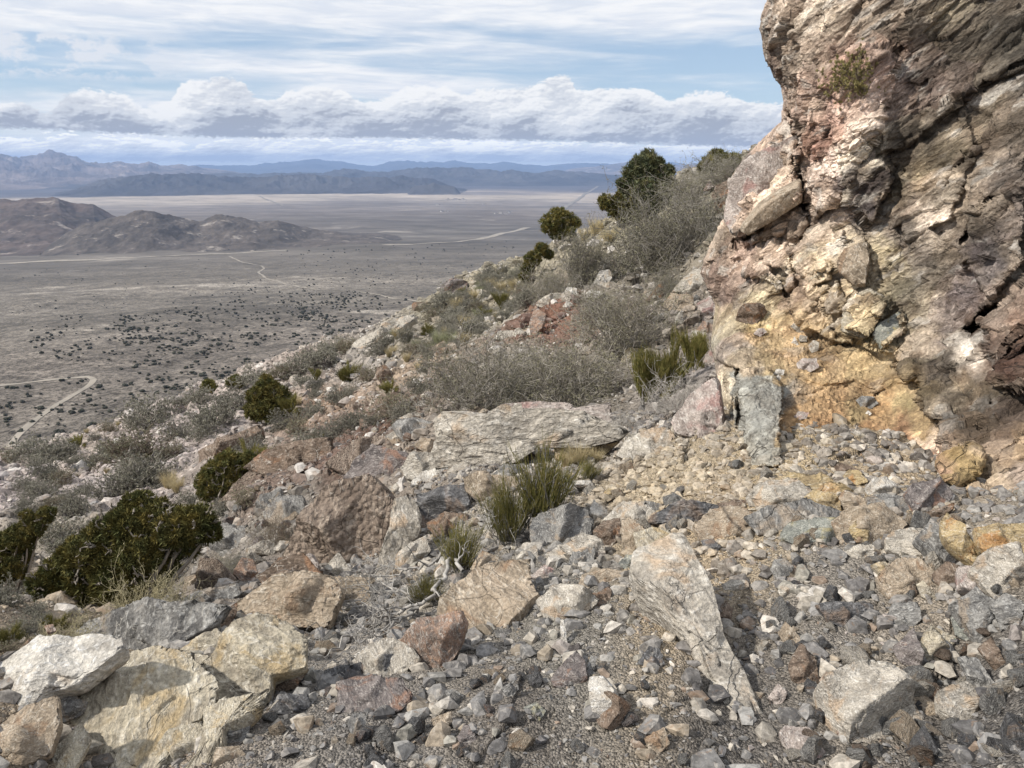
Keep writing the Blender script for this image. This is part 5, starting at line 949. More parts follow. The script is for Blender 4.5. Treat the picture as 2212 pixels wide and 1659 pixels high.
# scree of the slope
n = 46000; A = rg.uniform(-38, 33, n); lr = rg.uniform(math.log(3.0), math.log(58), n); r = np.exp(lr); k = ~in_bench(A, r) & (r > 3)
A, r = A[k], r[k]; X, Y = r*np.sin(np.radians(A)), r*np.cos(np.radians(A)); S = r*.0020*(1-rg.random(len(A)))**(-1/1.9); S = np.minimum(S, .012*r**.9+.06)
p3 = np.stack([X, Y, 0*X], -1)*.18; dens = sstep(fbm(p3+40, 3), -.5, .3); k = rg.random(len(A)) < .35+.65*dens; A, r, X, Y, S = A[k], r[k], X[k], Y[k], S[k]
c = stone_cols(X, Y, rg, np.clip(rg.normal(.68, .2, len(A)), 0, 1)); w = rg.random(len(A)) < .12; c[w] = np.array([.50, .47, .44])*rg.uniform(.8, 1.1, w.sum())[:, None]
sel = S < .05
o = link('scree', merged_stones('scree', X[sel], Y[sel], S[sel], c[sel], 9, sm2, rg, .15)); tag(o, 'pale broken scree lying over the mountainside', 'scree', kind='stuff')
o = link('scree_stones', merged_stones('scree_stones', X[~sel], Y[~sel], S[~sel], c[~sel], 16, sm2, rg, .1, nlib=24)); tag(o, 'bigger broken stones scattered over the mountainside', 'scree', kind='stuff')
# single loose stones
_LIB = {}
def lib_stone(k, pal, big):
    key = (k, pal, big)
    if key not in _LIB:
        V, F = stone_shape(15, 300+k, .05); _LIB[key] = mesh_np('loose_stone', V, F, rmat_s(pal), False)
    return _LIB[key]
_RS = {}
def rmat_s(p):
    if p not in _RS:
        c = PAL[p]; _RS[p] = rock_mat(p+'_loose_stone', 'const', c[0], c[1], c[2], 1.1, .05, .5, c[3], (1, 1, 1.6), True)
    return _RS[p]
ZN = [  # zone polygon, how many, sizes, palettes, label, group
    ([(700, 1450), (1300, 1380), (1600, 1659), (500, 1659), (560, 1540)], 40, (.02, .05), ['grey', 'dark', 'dark', 'tan', 'grey', 'purple'], 'loose stone in the dark gravel between the yellow outcrop and the longest slab', 'loose stones in the near dark gravel'),
    ([(1640, 1330), (2212, 1330), (2212, 1659), (1700, 1659)], 62, (.024, .062), ['grey', 'tan', 'dark', 'pale', 'brown', 'grey'], 'loose fist sized stone around the biggest gravel block', 'loose stones around the biggest gravel block'),
    ([(1250, 1010), (1600, 1000), (1650, 1100), (1400, 1200), (1230, 1150)], 34, (.03, .08), ['tan', 'pale', 'tan', 'tan', 'pale', 'grey'], 'loose stone on the dirt patch left of the ledge', 'loose stones on the tan dirt patch'),
    ([(1620, 1020), (2080, 1080), (2212, 1330), (1700, 1300)], 44, (.026, .065), ['pale', 'grey', 'tan', 'grey', 'dark', 'tan'], 'loose stone in the rubble below the ochre ledge', 'loose stones below the ochre ledge'),
    ([(480, 1060), (640, 1040), (640, 1150), (540, 1230), (430, 1230)], 46, (.05, .17), ['grey', 'tan', 'purple', 'pale', 'grey'], 'angular block in the rubble chute between the junipers and the pitted boulder', 'blocks in the rubble chute'),
    ([(660, 1240), (900, 1250), (870, 1400), (640, 1420)], 22, (.03, .07), ['pale', 'tan', 'white', 'grey'], 'broken stone lying under the dead branches', 'pale stones under the dead branches'),
    ([(1230, 560), (1520, 620), (1520, 720), (1180, 700)], 22, (.08, .22), ['white', 'pale', 'pink', 'grey'], 'block between the grey bushes on the upper slope', 'pale blocks on the upper slope'),
    ([(700, 960), (930, 880), (960, 960), (780, 1040)], 16, (.06, .13), ['grey', 'brown', 'pale', 'rust'], 'rubble stone on the reddish shoulder above the patchy brown slab', 'stones on the reddish shoulder')]
def in_poly(rg, poly):
    q = np.array(poly, float)
    while True:
        p = rg.uniform(q.min(0), q.max(0))
        if sdf(p[None], q)[0] > 0: return p
rg2 = np.random.default_rng(99)
for poly, n, (s0, s1), pals, lab, grp in ZN:
    for i in range(n):
        u, v = in_poly(rg2, poly); p, onc = hit(u, v)
        if onc: continue
        s = s0*(s1/s0)**(rg2.random()**1.6); pal = pals[rg2.integers(len(pals))]
        o = link('loose_stone', lib_stone(int(rg2.integers(9)), pal, 0)); o.location = (p[0], p[1], p[2]+s*.28); o.rotation_euler = tuple(rg2.uniform(0, 6.28, 3)); sc = rg2.uniform(.65, 1.25, 3)*s; o.scale = tuple(sc)
        cw = {'grey': 'grey', 'dark': 'dark', 'tan': 'tan', 'purple': 'mauve grey', 'pale': 'cream', 'brown': 'brown', 'ochre': 'ochre', 'white': 'white', 'pink': 'pinkish', 'rust': 'rusty'}[pal]; tag(o, cw+' '+lab, 'stone', grp)
# ---------------------------------------------------------------- plants
def prisms(P0, P1, R0, R1, sides=3):
    P0, P1 = np.asarray(P0, float), np.asarray(P1, float); d = P1-P0; d /= np.linalg.norm(d, axis=1)[:, None]+1e-9
    a = np.cross(d, np.array([.31, .17, .93])); a /= np.linalg.norm(a, axis=1)[:, None]+1e-9; b = np.cross(d, a); th = np.arange(sides)*2*math.pi/sides
    ring = np.cos(th)[None, :, None]*a[:, None]+np.sin(th)[None, :, None]*b[:, None]
    V = np.concatenate([P0[:, None]+ring*np.asarray(R0)[:, None, None], P1[:, None]+ring*np.asarray(R1)[:, None, None]], 1); n = len(P0)
    F = np.array([(i, (i+1) % sides, sides+(i+1) % sides, sides+i) for i in range(sides)]); F = (F[None]+(np.arange(n)*2*sides)[:, None, None]).reshape(-1, 4)
    return V.reshape(-1, 3), F
class Segs:
    def __init__(s): s.a, s.b, s.r, s.q, s.tips = [], [], [], [], []
    def add(s, a, b, r, q): s.a.append(a); s.b.append(b); s.r.append(r); s.q.append(q)
    def mesh(s, name, mat, sides=3, col=None):
        V, F = prisms(s.a, s.b, s.r, s.q, sides); return mesh_np(name, V, F, mat, True, col)
def grow(S, rg, p, d, L, r, depth, nseg=3, jit=.28, up=.12, split=1.0, spread=.75, shrink=.62):
    for k in range(nseg):
        d = d+rg.normal(size=3)*jit; d[2] += up; d /= np.linalg.norm(d); q = p+d*L/nseg; r2 = r*(1-.55/nseg) if depth else r*.7
        S.add(p, q, r, r2); p, r = q, r2
        if depth > 0 and rg.random() < split:
            e = d+rg.normal(size=3)*spread; e /= np.linalg.norm(e); grow(S, rg, p, e, L*shrink*rg.uniform(.7, 1.15), max(r*.65, S.rmin), depth-1, nseg, jit, up, split, spread, shrink)
    S.tips.append((p, d))
def leaf_tris(P, rg, size, n, spread, elong=1.0):
    """little three-cornered leaves round the points P"""
    P = np.repeat(np.asarray(P), n, 0); c = P+rg.normal(size=P.shape)*spread; a = rg.normal(size=P.shape); a /= np.linalg.norm(a, axis=1)[:, None]; b = rg.normal(size=P.shape); b -= a*(a*b).sum(1)[:, None]; b /= np.linalg.norm(b, axis=1)[:, None]
    s = size*rg.uniform(.6, 1.4, len(P))[:, None]; V = np.stack([c-a*s*elong, c+a*s*elong*.3+b*s*.6, c+a*s*elong-b*s*.2], 1)
    return V.reshape(-1, 3), np.arange(len(P)*3).reshape(-1, 3)
def plant_mat(name, c1, c2, sc=6.0, rough=.8, src='const'):
    m, t = new_mat(name); tc = t.n('ShaderNodeTexCoord'); oi = t.n('ShaderNodeObjectInfo')
    n = t.noise(tc.outputs['Object'], sc, 3, .6); col = t.mix(t.ss(n, .35, .65), c1, c2)
    if src == 'attr': col = t.mix(1.0, col, t.n('ShaderNodeVertexColor', _layer_name='Col').outputs[0], 'MULTIPLY')
    k = t.m('ADD', .78, t.m('MULTIPLY', oi.outputs['Random'], .44)); col = t.mix(1.0, col, t.comb(k, k, k), 'MULTIPLY')
    finish(t, col, rough, spec=.15); return m
M_twig = plant_mat('grey_twig', (.31, .29, .26), (.195, .18, .16)); M_twigl = plant_mat('light_twig', (.44, .42, .39), (.32, .30, .28)); M_brown = plant_mat('brown_twig', (.24, .195, .155), (.16, .13, .105)); M_straw = plant_mat('straw_twig', (.42, .38, .25), (.30, .27, .17))
M_olive = plant_mat('olive_leaf', (.165, .158, .105), (.25, .24, .165)); M_sage = plant_mat('sage_leaf', (.19, .185, .15), (.27, .26, .21)); M_eph = plant_mat('green_stem', (.115, .122, .036), (.26, .225, .085), 14.0); M_grass = plant_mat('dry_grass', (.52, .44, .27), (.40, .34, .21)); M_grassg = plant_mat('pale_green_grass', (.33, .34, .22), (.26, .27, .17))
M_wood = plant_mat('weathered_wood', (.34, .325, .305), (.19, .18, .17), 14.0); M_bark = plant_mat('juniper_bark', (.30, .27, .235), (.17, .15, .125)); M_jun = plant_mat('juniper_leaf', (.095, .108, .042), (.155, .158, .065), 2.2, src='attr'); M_pine = plant_mat('pine_needle', (.065, .082, .048), (.105, .125, .075), 2.2, src='attr'); M_cush = plant_mat('cushion_leaf', (.30, .26, .11), (.20, .18, .08), 14.0)
def parts_thing(name, parts):
    """an Empty with part meshes; returns the Empty"""
    e = bpy.data.objects.new(name, None); COL.objects.link(e); e.empty_display_size = .1
    for pn, me in parts: link(pn, me, e)
    return e
def dup(src):
    e = src.copy(); COL.objects.link(e)
    for ch in src.children: c = ch.copy(); COL.objects.link(c); c.parent = e
    return e
def make_shrub(seed, stems, depth, rad, leafm, twigm, leafn=2, leafs=.013, up=.10, wide=1.0, upright=False, thick=.008, nseg=3):
    rg = np.random.default_rng(seed); S = Segs(); S.rmin = rad
    for k in range(stems):
        a = rg.uniform(0, 6.28); el = rg.uniform(.15, 1.45)**(1.0) if not upright else rg.uniform(.9, 1.5)
        d = np.array([math.cos(a)*math.cos(el)*wide, math.sin(a)*math.cos(el)*wide, math.sin(el)]); p = np.array([math.cos(a), math.sin(a), 0])*rg.uniform(0, .16); p[2] = -.04
        grow(S, rg, p, d, rg.uniform(.38, .58)*(.8+.35*math.sin(el)), thick, depth, nseg, .26, up, .95, .7, .66)
    P = np.array([t[0] for t in S.tips]); sc = 1/np.percentile(P[:, 2], 97)
    for L in (S.a, S.b): L[:] = [x*np.array([sc, sc, sc]) for x in L]
    P = P*sc; parts = [('twigs', S.mesh('twigs', twigm))]
    if leafn: V, F = leaf_tris(P, rg, leafs, leafn, .02); parts.append(('leaves', mesh_np('leaves', V, F, leafm, False)))
    return parts, sc
NEARS = [make_shrub(s, 64, 3, .0046, M_olive, M_twig, 6, .0125, .08, 1.15)[0] for s in (1, 2, 3)]
NEARL = [make_shrub(s, 34, 3, .004, M_sage, M_twigl, 0, .010, .08, 1.0)[0] for s in (11,)]
UPR = [make_shrub(s, 44, 3, .0046, M_olive, M_twig, 5, .0125, .22, .7, True)[0] for s in (21,)]
STRAW = [make_shrub(s, 22, 3, .005, M_straw, M_straw, 2, .014, .15, .9)[0] for s in (31, 32)]
BROWNS = [make_shrub(s, 36, 3, .005, M_olive, M_brown, 2, .012, .14, 1.0)[0] for s in (36,)]
FAR = [make_shrub(s, 40, 2, .012, M_sage, M_twig, 16, .034, .06, 1.25, thick=.016)[0] for s in (41, 42, 43)]+[make_shrub(s, 40, 2, .012, M_olive, M_brown, 10, .030, .06, 1.25, thick=.016)[0] for s in (44,)]
def make_eph(seed, n, wood=True, h=1.0, rad=.006):
    rg = np.random.default_rng(seed); W = Segs(); W.rmin = .006; G = Segs()
    for k in range(30 if wood else 5):
        a = rg.uniform(0, 6.28); el = rg.uniform(.6, 1.4); d = np.array([math.cos(a)*math.cos(el), math.sin(a)*math.cos(el), math.sin(el)])
        grow(W, rg, np.array([math.cos(a)*.06, math.sin(a)*.06, -.04]), d, rg.uniform(.55, .95), .030, 2, 3, .25, .15, .8, .5, .6)
    tips = W.tips
    for k in range(n):
        p, d = tips[rg.integers(len(tips))]; p = p*rg.uniform(.55, 1.0)+rg.normal(size=3)*.035; d = np.array([p[0]*.9, p[1]*.9, 1.0])+rg.normal(size=3)*.16; d /= np.linalg.norm(d); L = rg.uniform(.28, .55); q = p
        for j in range(3):
            e = d+rg.normal(size=3)*.05; e[2] += .06*j; e /= np.linalg.norm(e); q2 = q+e*L/3; G.add(q, q2, rad*(1-.2*j), rad*(.8-.25*j)); q = q2
    z = np.percentile(np.array(G.b)[:, 2], 98)
    for S in (W, G):
        for L in (S.a, S.b): L[:] = [x/z for x in L]
    return [('branches', W.mesh('branches', M_wood, 4)), ('green_stems', G.mesh('green_stems', M_eph))]
EPHN = [make_eph(s, 1150, True, rad=.0055) for s in (51, 52)]; EPHF = [make_eph(s, 1700, False, rad=.0085) for s in (55, 56)]
def make_grass(seed, n, mat, rad=.008, lean=.5):
    rg = np.random.default_rng(seed); G = Segs()
    for k in range(n):
        a = rg.uniform(0, 6.28); p = np.array([math.cos(a), math.sin(a), 0])*rg.uniform(0, .22); d = np.array([math.cos(a)*rg.uniform(0, lean), math.sin(a)*rg.uniform(0, lean), 1.]); L = rg.uniform(.5, 1.1)
        for j in range(3): d = d+np.array([math.cos(a), math.sin(a), -.3])*.13+rg.normal(size=3)*.06; d /= np.linalg.norm(d); q = p+d*L/3; G.add(p, q, rad*(1-.3*j), rad*(.7-.3*j)); p = q
    return G.mesh('grass_tuft', mat)
GRS = [make_grass(61, 320, M_grass, .011), make_grass(62, 320, M_grass, .011, .7), make_grass(63, 320, M_grassg, .011, .6)]
_SRC = {}
rgp = np.random.default_rng(5)
def place(kind, variants, idx, name, u, v, hpx, label, cat, group, wide=1.0, rmin=.8, sink=.04):
    p, onc = hit(u, v); t = float(p@np.array([0, math.cos(PITCH), -math.sin(PITCH)])); h = hpx*SX/FPX*t
    key = (kind, idx)
    if isinstance(variants[idx], bpy.types.Mesh):
        o = link(name, variants[idx])
    else:
        if key not in _SRC: o = _SRC[key] = parts_thing(name, variants[idx])
        else: o = dup(_SRC[key]); o.name = name
    o.location = (p[0], p[1], p[2]-h*sink); o.scale = (h*wide, h*wide, h); o.rotation_euler = (rgp.normal()*.08, rgp.normal()*.08, rgp.uniform(0, 6.28)); tag(o, label, cat, group); return o
# the large twiggy bushes, each by itself
for v_, i_, u, v, h, w, lb in [(NEARS, 0, 1035, 884, 158, 1.0, 'big grey twiggy bush above the streaked end of the broad boulder'), (NEARS, 1, 1235, 878, 152, 1.05, 'big olive grey bush touching the back of the broad pale boulder'),
        (NEARS, 2, 1350, 748, 138, 1.0, 'wide grey bush under the line of white rubble, left of the ledge'), (UPR, 0, 1250, 622, 118, .85, 'tall upright bush between the round juniper and the white rubble line'), (NEARS, 0, 1190, 640, 66, 1.0, 'low olive bush left of the tall upright one'),
        (NEARS, 1, 1405, 578, 128, 1.15, 'broad tangled grey bush below the pine'), (NEARS, 2, 1490, 540, 140, 1.1, 'highest broad twiggy bush pressed against the cliff edge'), (NEARS, 0, 1500, 440, 76, 1.2, 'twiggy bush on the crest between pine and cliff'), (NEARS, 1, 1560, 395, 60, 1.2, 'olive bush in the notch of the skyline beside the cliff'),
        (NEARS, 2, 1150, 850, 100, .9, 'smaller grey bush filling the gap between the two big bushes'), (NEARS, 1, 1290, 690, 60, 1.1, 'low bush at the reddish bank'), (NEARS, 0, 1450, 640, 56, 1.1, 'low grey bush among the pale blocks under the cliff')]:
    place('near%d' % (3 if v_ is UPR else 0), v_, i_, 'twiggy_bush', u, v, h, lb, 'bush', 'large grey bushes', w)
place('light', NEARL, 0, 'twiggy_bush', 1462, 884, 96, 'leafless light grey bush at the corner of the ledge', 'bush', 'large grey bushes', .9)
place('light', NEARL, 0, 'twiggy_bush', 1333, 930, 60, 'small dull grey bush growing behind the yellowish brown rock foot', 'bush', 'large grey bushes', .7)
place('brown', BROWNS, 0, 'twiggy_bush', 588, 1188, 78, 'rusty brown bush in the rubble left of the pitted boulder', 'bush', 'large grey bushes', .9)
place('near0', NEARS, 1, 'twiggy_bush', 495, 1245, 50, 'small sparse bush in front of the dull brown boulder', 'bush', 'large grey bushes', 1.0)
for k, (u, v, h, w, lb) in enumerate([(300, 1352, 128, .8, 'tallest straw coloured bush in front of the big juniper'), (225, 1385, 82, 1.1, 'straw bush left of the tallest straw coloured one'), (150, 1400, 66, 1.2, 'straw bush above the cream white slab'), (385, 1320, 66, 1.1, 'straw bush at the tan plate'), (95, 1405, 50, 1.2, 'straw bush nearest the left edge')]):
    place('straw', STRAW, k % 2, 'straw_bush', u, v, h, lb, 'bush', 'straw coloured bushes', w)
# green jointed broom bushes
for v_, i_, u, v, h, w, lb in [(EPHN, 0, 1172, 1140, 198, .62, 'tallest green broom bush with thick grey stems behind the squared grey block'), (EPHN, 1, 1100, 1168, 145, .66, 'middle green broom bush leaning over the squared dark block'), (EPHN, 0, 990, 1235, 115, .8, 'lower green broom bush beside the tall whitish slab'),
        (EPHN, 1, 925, 1305, 66, .9, 'smallest green tuft at the start of the dead branches'), (EPHN, 1, 1270, 1042, 52, .7, 'little green tuft in front of the yellowish rock foot'), (EPHN, 0, 1225, 1070, 60, .6, 'thin green tuft right of the tallest broom bush'),
        (EPHF, 0, 1395, 872, 118, .75, 'left part of the bright green clump in front of the ledge'), (EPHF, 1, 1445, 850, 122, .7, 'middle of the bright green clump in front of the ledge'), (EPHF, 0, 1500, 800, 86, .8, 'right end of the bright green clump in front of the ledge')]:
    place('ephn' if v_ is EPHN else 'ephf', v_, i_, 'green_broom_bush', u, v, h, lb, 'bush', 'green broom bushes', w)
for k, (u, v, h) in enumerate([(750, 832, 46), (848, 852, 34), (1085, 668, 36), (1046, 692, 28), (928, 724, 24), (630, 900, 52), (684, 822, 26), (173, 972, 34), (322, 992, 16), (368, 1256, 46), (14, 1398, 44), (540, 1010, 56), (112, 1366, 44), (1000, 640, 20), (690, 960, 22)]):
    place('ephf', EPHF, k % 2, 'green_broom_bush', u, v, h, 'yellowish green broom bush dotting the rocky mountainside', 'bush', 'small green broom bushes on the slope', 1.0)
place('cush', [make_shrub(71, 30, 2, .01, M_cush, M_brown, 30, .035, .02, 1.3, thick=.014)[0]], 0, 'cushion_plant', 1836, 188, 66, 'round yellowish cushion plant growing high on the cliff face', 'plant', None, .8)
# bushes of the slope
def zone_words(u, v):
    if u < 240: return 'low on the pale scree of the left slope' if v > 1130 else 'on the pale scree near the left skyline'
    if u < 480: return 'on the pinkish scree above the big sprawling juniper' if v > 920 else 'on the skyline left of the dome shaped juniper'
    if u < 720: return 'around the dome shaped juniper' if v < 960 else 'among the dark brown rock bands'
    if u < 900: return 'on the slope beside the pale rib of rock' if v < 800 else 'on the reddish shoulder left of the big grey bushes'
    return 'in the brush belt below the crest' if v < 680 else 'above the big grey bushes'
SL = [R4(*q)+(q2,) for q, q2 in [((770, 490), 115), ((1085, 505), 105), ((900, 545), 62), ((700, 655), 120), ((560, 650), 60), ((490, 705), 55), ((230, 750), 70), ((320, 785), 58), ((200, 860), 74), ((750, 790), 120), ((690, 780), 100), ((870, 655), 62), ((590, 850), 90), ((380, 940), 76), ((430, 835), 44),
    ((50, 670), 55), ((160, 650), 75), ((260, 665), 85), ((340, 655), 50), ((540, 525), 44), ((1010, 380), 66), ((1190, 410), 90), ((1290, 275), 66), ((1420, 250), 56), ((1530, 210), 70), ((1630, 180), 74), ((1440, 500), 66), ((1500, 525), 60), ((1600, 450), 60), ((1560, 610), 76), ((1630, 590), 60), ((1420, 685), 66), ((1290, 640), 76), ((30, 1400), 86), ((340, 1100), 110), ((300, 1060), 60),
    ((1030, 550), 66), ((930, 380), 40), ((700, 490), 50), ((640, 620), 46), ((120, 800), 40), ((150, 1520), 66), ((100, 1560), 60), ((60, 1560), 50), ((180, 1450), 50), ((960, 900), 60), ((1130, 940), 50), ((270, 900), 40), ((480, 560), 26), ((1540, 290), 46), ((1600, 300), 40), ((30, 1640), 50), ((1360, 430), 40), ((350, 870), 44), ((140, 940), 50), ((1230, 880), 60)]]
SL += [R5(*q)+(q2,) for q, q2 in [((40, 960), 66), ((150, 920), 74), ((240, 900), 56), ((330, 850), 90), ((400, 870), 70), ((450, 740), 60), ((20, 540), 60), ((90, 530), 56), ((270, 540), 60), ((320, 500), 50), ((400, 470), 46), ((560, 380), 60), ((610, 400), 50), ((610, 290), 60), ((680, 380), 50), ((760, 330), 46), ((830, 260), 40), ((900, 360), 40), ((1000, 300), 60), ((980, 240), 46),
    ((560, 480), 40), ((640, 450), 36), ((510, 560), 50), ((430, 540), 44), ((740, 440), 60), ((860, 170), 36), ((820, 150), 40), ((960, 100), 30), ((800, 220), 36), ((720, 330), 50), ((50, 780), 50), ((200, 680), 60), ((120, 760), 44), ((1040, 280), 70), ((520, 640), 56), ((1120, 200), 50), ((700, 240), 26), ((900, 130), 26), ((930, 200), 30), ((480, 330), 34)]]
for k, (u, v, h) in enumerate(SL):
    p = hit_ground(u, v); near = math.hypot(p[0], p[1]) < 12
    wh = zone_words(u, v); lb = ('grey green sagebrush cushion ', 'small brownish bush ')[k % 4 == 3]+wh
    place('far', FAR, k % 4, 'sagebrush', u, v+2, h*.55, lb, 'bush', 'sagebrush on the slope' if k % 4 != 3 else 'brownish bushes on the slope', 1.0)
for k in range(80):                                         # the dense belt of low brush below the crest
    poly = [[(830, 730), (940, 660), (1000, 615), (1130, 565), (1160, 640), (1060, 720), (960, 780), (880, 780)], [(0, 1000), (200, 960), (440, 870), (620, 800), (760, 750), (760, 850), (560, 930), (420, 960), (200, 1060), (0, 1130)]][k % 4 == 3]
    u, v = in_poly(rgp, poly); h = rgp.uniform(14, 34); q = rgp.random()
    if q < .35 and k % 4 != 3: place('grass', GRS, int(rgp.integers(3)), 'grass_tuft', u, v, h*.8, 'dry bunch grass tuft among the low brush of the slope', 'grass tuft', 'bunch grass tufts on the slope', .9)
    else: place('far', FAR, int(rgp.integers(3)), 'sagebrush', u, v, h*.75, 'grey green sagebrush cushion '+zone_words(u, v), 'bush', 'sagebrush on the slope', 1.1)
for u, v, h, g in [R5(330, 550)+(26, 0), R5(655, 325)+(34, 0), R5(735, 275)+(30, 0), R5(875, 228)+(30, 1), R5(690, 415)+(34, 0), R5(690, 495)+(32, 0), R5(400, 585)+(24, 0), R5(560, 500)+(40, 2), R5(620, 500)+(38, 2), R5(940, 215)+(26, 0), R5(450, 520)+(28, 2), R2(480, 650)+(44, 0), R2(420, 680)+(34, 0), R2(560, 690)+(40, 1), R2(520, 620)+(30, 0),
        R4(650, 485)+(18, 0), R4(600, 495)+(14, 1), R4(1050, 790)+(30, 0), R4(860, 810)+(46, 0), R4(900, 830)+(40, 1), R4(1510, 395)+(28, 0), R4(1600, 600)+(30, 0), R4(480, 730)+(16, 1), R4(540, 735)+(16, 0), R4(440, 535)+(14, 0), (1250, 1003, 56, 0), (1225, 1008, 46, 1), (1285, 1000, 40, 0), (905, 800, 24, 0), (840, 770, 22, 0), (1110, 600, 26, 2), (1060, 620, 26, 0), (1330, 470, 26, 0)]:
    place('grass', GRS, g, 'grass_tuft', u, v, h, 'dry bunch grass tuft in front of the yellowish rock foot' if v > 990 and u > 1200 else 'dry bunch grass tuft among the low brush of the slope', 'grass tuft', 'grass tufts at the rock foot' if v > 990 and u > 1200 else 'bunch grass tufts on the slope', .8)
# ---------------------------------------------------------------- junipers and the pine
def conifer(name, base, blobs, label, n, group, mat=M_jun, leaf=.05, seed=0, deadn=6, pushback=0.0):
    """blobs: photo position and radius of the foliage masses"""
    rg = np.random.default_rng(seed+500); B, onc = hit(*base); Fv = np.array([0, math.cos(PITCH), -math.sin(PITCH)]); t0 = float(B@Fv)+pushback; cs, rs = [], []
    for u, v, r in blobs:
        R = r*SX/FPX*t0; c = ray(u, v)*(t0+rg.uniform(-.6, .6)*R); cs.append(c); rs.append(R)
    cs, rs = np.array(cs), np.array(rs); k = rg.choice(len(cs), n, p=rs**2/np.sum(rs**2)); d = rg.normal(size=(n, 3)); d /= np.linalg.norm(d, axis=1)[:, None]
    # sprays gather in uneven clumps with gaps between them
    P = cs[k]+d*(rg.random((n, 1))**.42*(1.02+.30*fbm(d*2.3+k[:, None]*7.7+seed, 2))[:, None])*rs[k][:, None]*np.array([1, .95, .92]); fq = 2.6/np.median(rs); nz = fbm((P-B)*fq+seed, 2)
    m = nz > .02-.28*rg.random(n)**2; P, k, d, nz = P[m], k[m], d[m], nz[m]; n = len(P)
    g = np.maximum(ground_z(P[:, 0], P[:, 1]), -1e9); P[:, 2] = np.maximum(P[:, 2], g+.04)
    out = d*.4+np.array([0, 0, .4]); out /= np.linalg.norm(out, axis=1)[:, None]; warm = np.clip(.5+fbm((P-B)*fq*.7+30, 2), 0, 1)
    L = leaf*rg.uniform(.6, 1.5, n)[:, None]; V, F, Cc = [], [], []; tint = rg.uniform(.75, 1.3, n)*np.clip(1+.5*fbm((P-B)*fq*1.6+50, 2), .6, 1.5)
    for q in range(3):
        e = out+rg.normal(size=P.shape)*.9; e /= np.linalg.norm(e, axis=1)[:, None]; s = np.cross(e, rg.normal(size=P.shape)); s /= np.linalg.norm(s, axis=1)[:, None]+1e-9
        V.append(np.stack([P-s*L*.16, P+s*L*.16, P+e*L+s*L*.05], 1))
    V = np.stack(V, 1).reshape(-1, 3); col = np.stack([tint*(1+.45*warm), tint*(1+.12*warm), tint*(1-.15*warm)], -1); col = np.repeat(col, 9, 0)
    W = Segs(); W.rmin = .006; Bz = B+np.array([0, 0, -.15])
    tr = max(.035, rs.max()*.13)
    for c, R in zip(cs, rs):
        p = Bz+rg.normal(size=3)*np.array([.08, .08, 0]); m = (p+c)/2+rg.normal(size=3)*R*.3; pts = [p, m, c+rg.normal(size=3)*R*.1]; rr = tr
        for a, b in zip(pts[:-1], pts[1:]):
            for s0 in range(4):
                A0 = a+(b-a)*s0/4+(rg.normal(size=3)*R*.05 if s0 else 0); B0 = a+(b-a)*(s0+1)/4; W.add(W.b[-1] if s0 else a, B0+rg.normal(size=3)*R*.05, rr, rr*.82); rr *= .82
        for s0 in range(deadn):
            dd = rg.normal(size=3); dd /= np.linalg.norm(dd); grow(W, rg, c+dd*R*.3, dd, R*.95, max(.006, R*.016), 2, 3, .3, .1, .8, .6, .5)
    e = bpy.data.objects.new(name, None); COL.objects.link(e); e.location = tuple(B)
    def off(me): me.transform(__import__('mathutils').Matrix.Translation(Vector((-B).tolist()))); return me
    link('trunk', off(W.mesh('trunk', M_bark, 5)), e); link('crown', off(mesh_np('crown', V, np.arange(len(V)).reshape(-1, 3), mat, False, col)), e)
    return tag(e, label, 'tree', group)
conifer('pinyon_pine', (1405, 480), [(1400, 338, 16), (1385, 352, 20), (1412, 356, 22), (1370, 375, 24), (1400, 382, 28), (1430, 386, 24), (1440, 372, 17), (1360, 402, 24), (1390, 412, 28), (1425, 412, 28), (1448, 398, 14), (1450, 415, 14), (1345, 398, 12), (1400, 440, 26)], 'dark bushy pine standing highest on the crest of the slope', 26000, None, M_pine, .11, 1)
conifer('juniper', (1350, 492), [(1310, 438, 18), (1330, 452, 20), (1350, 430, 24), (1380, 440, 26), (1405, 430, 20), (1345, 468, 14), (1375, 462, 18)], 'dark juniper growing against the lower left of the pine', 26000, 'junipers on the slope', M_jun, .09, 2)
conifer('juniper', (1212, 530), [(1208, 466, 20), (1190, 480, 22), (1225, 478, 22), (1243, 482, 13), (1205, 500, 20), (1230, 500, 14), (1180, 494, 12)], 'round juniper alone on the skyline left of the pine', 22000, 'junipers on the slope', M_jun, .085, 3)
conifer('juniper', (1145, 616), [(1150, 560, 16), (1170, 540, 14), (1140, 580, 14), (1135, 598, 12), (1185, 550, 10)], 'ragged low juniper below the round one on the skyline', 13000, 'junipers on the slope', M_jun, .10, 4)
conifer('juniper', (1555, 392), [(1548, 338, 14), (1565, 348, 16), (1530, 352, 12), (1585, 345, 12), (1518, 362, 9), (1545, 362, 14)], 'juniper top peeking over the crest beside the cliff', 9000, 'junipers on the slope', M_jun, .11, 5)
conifer('juniper', (580, 916), [(578, 836, 22), (560, 858, 26), (598, 855, 26), (578, 880, 32), (552, 888, 22), (608, 882, 22), (622, 868, 12), (575, 818, 10)], 'dense dome shaped juniper in the middle of the slope', 38000, 'junipers on the slope', M_jun, .085, 6)
conifer('juniper', (452, 850), [(450, 832, 12), (458, 840, 10), (444, 842, 10)], 'tiny dark juniper on the skyline left of the dome shaped one', 3500, 'junipers on the slope', M_jun, .12, 7)
conifer('juniper', (510, 840), [(508, 822, 11), (518, 826, 10), (498, 828, 9)], 'little olive juniper on the skyline above the dome shaped one', 3500, 'junipers on the slope', M_jun, .12, 8)
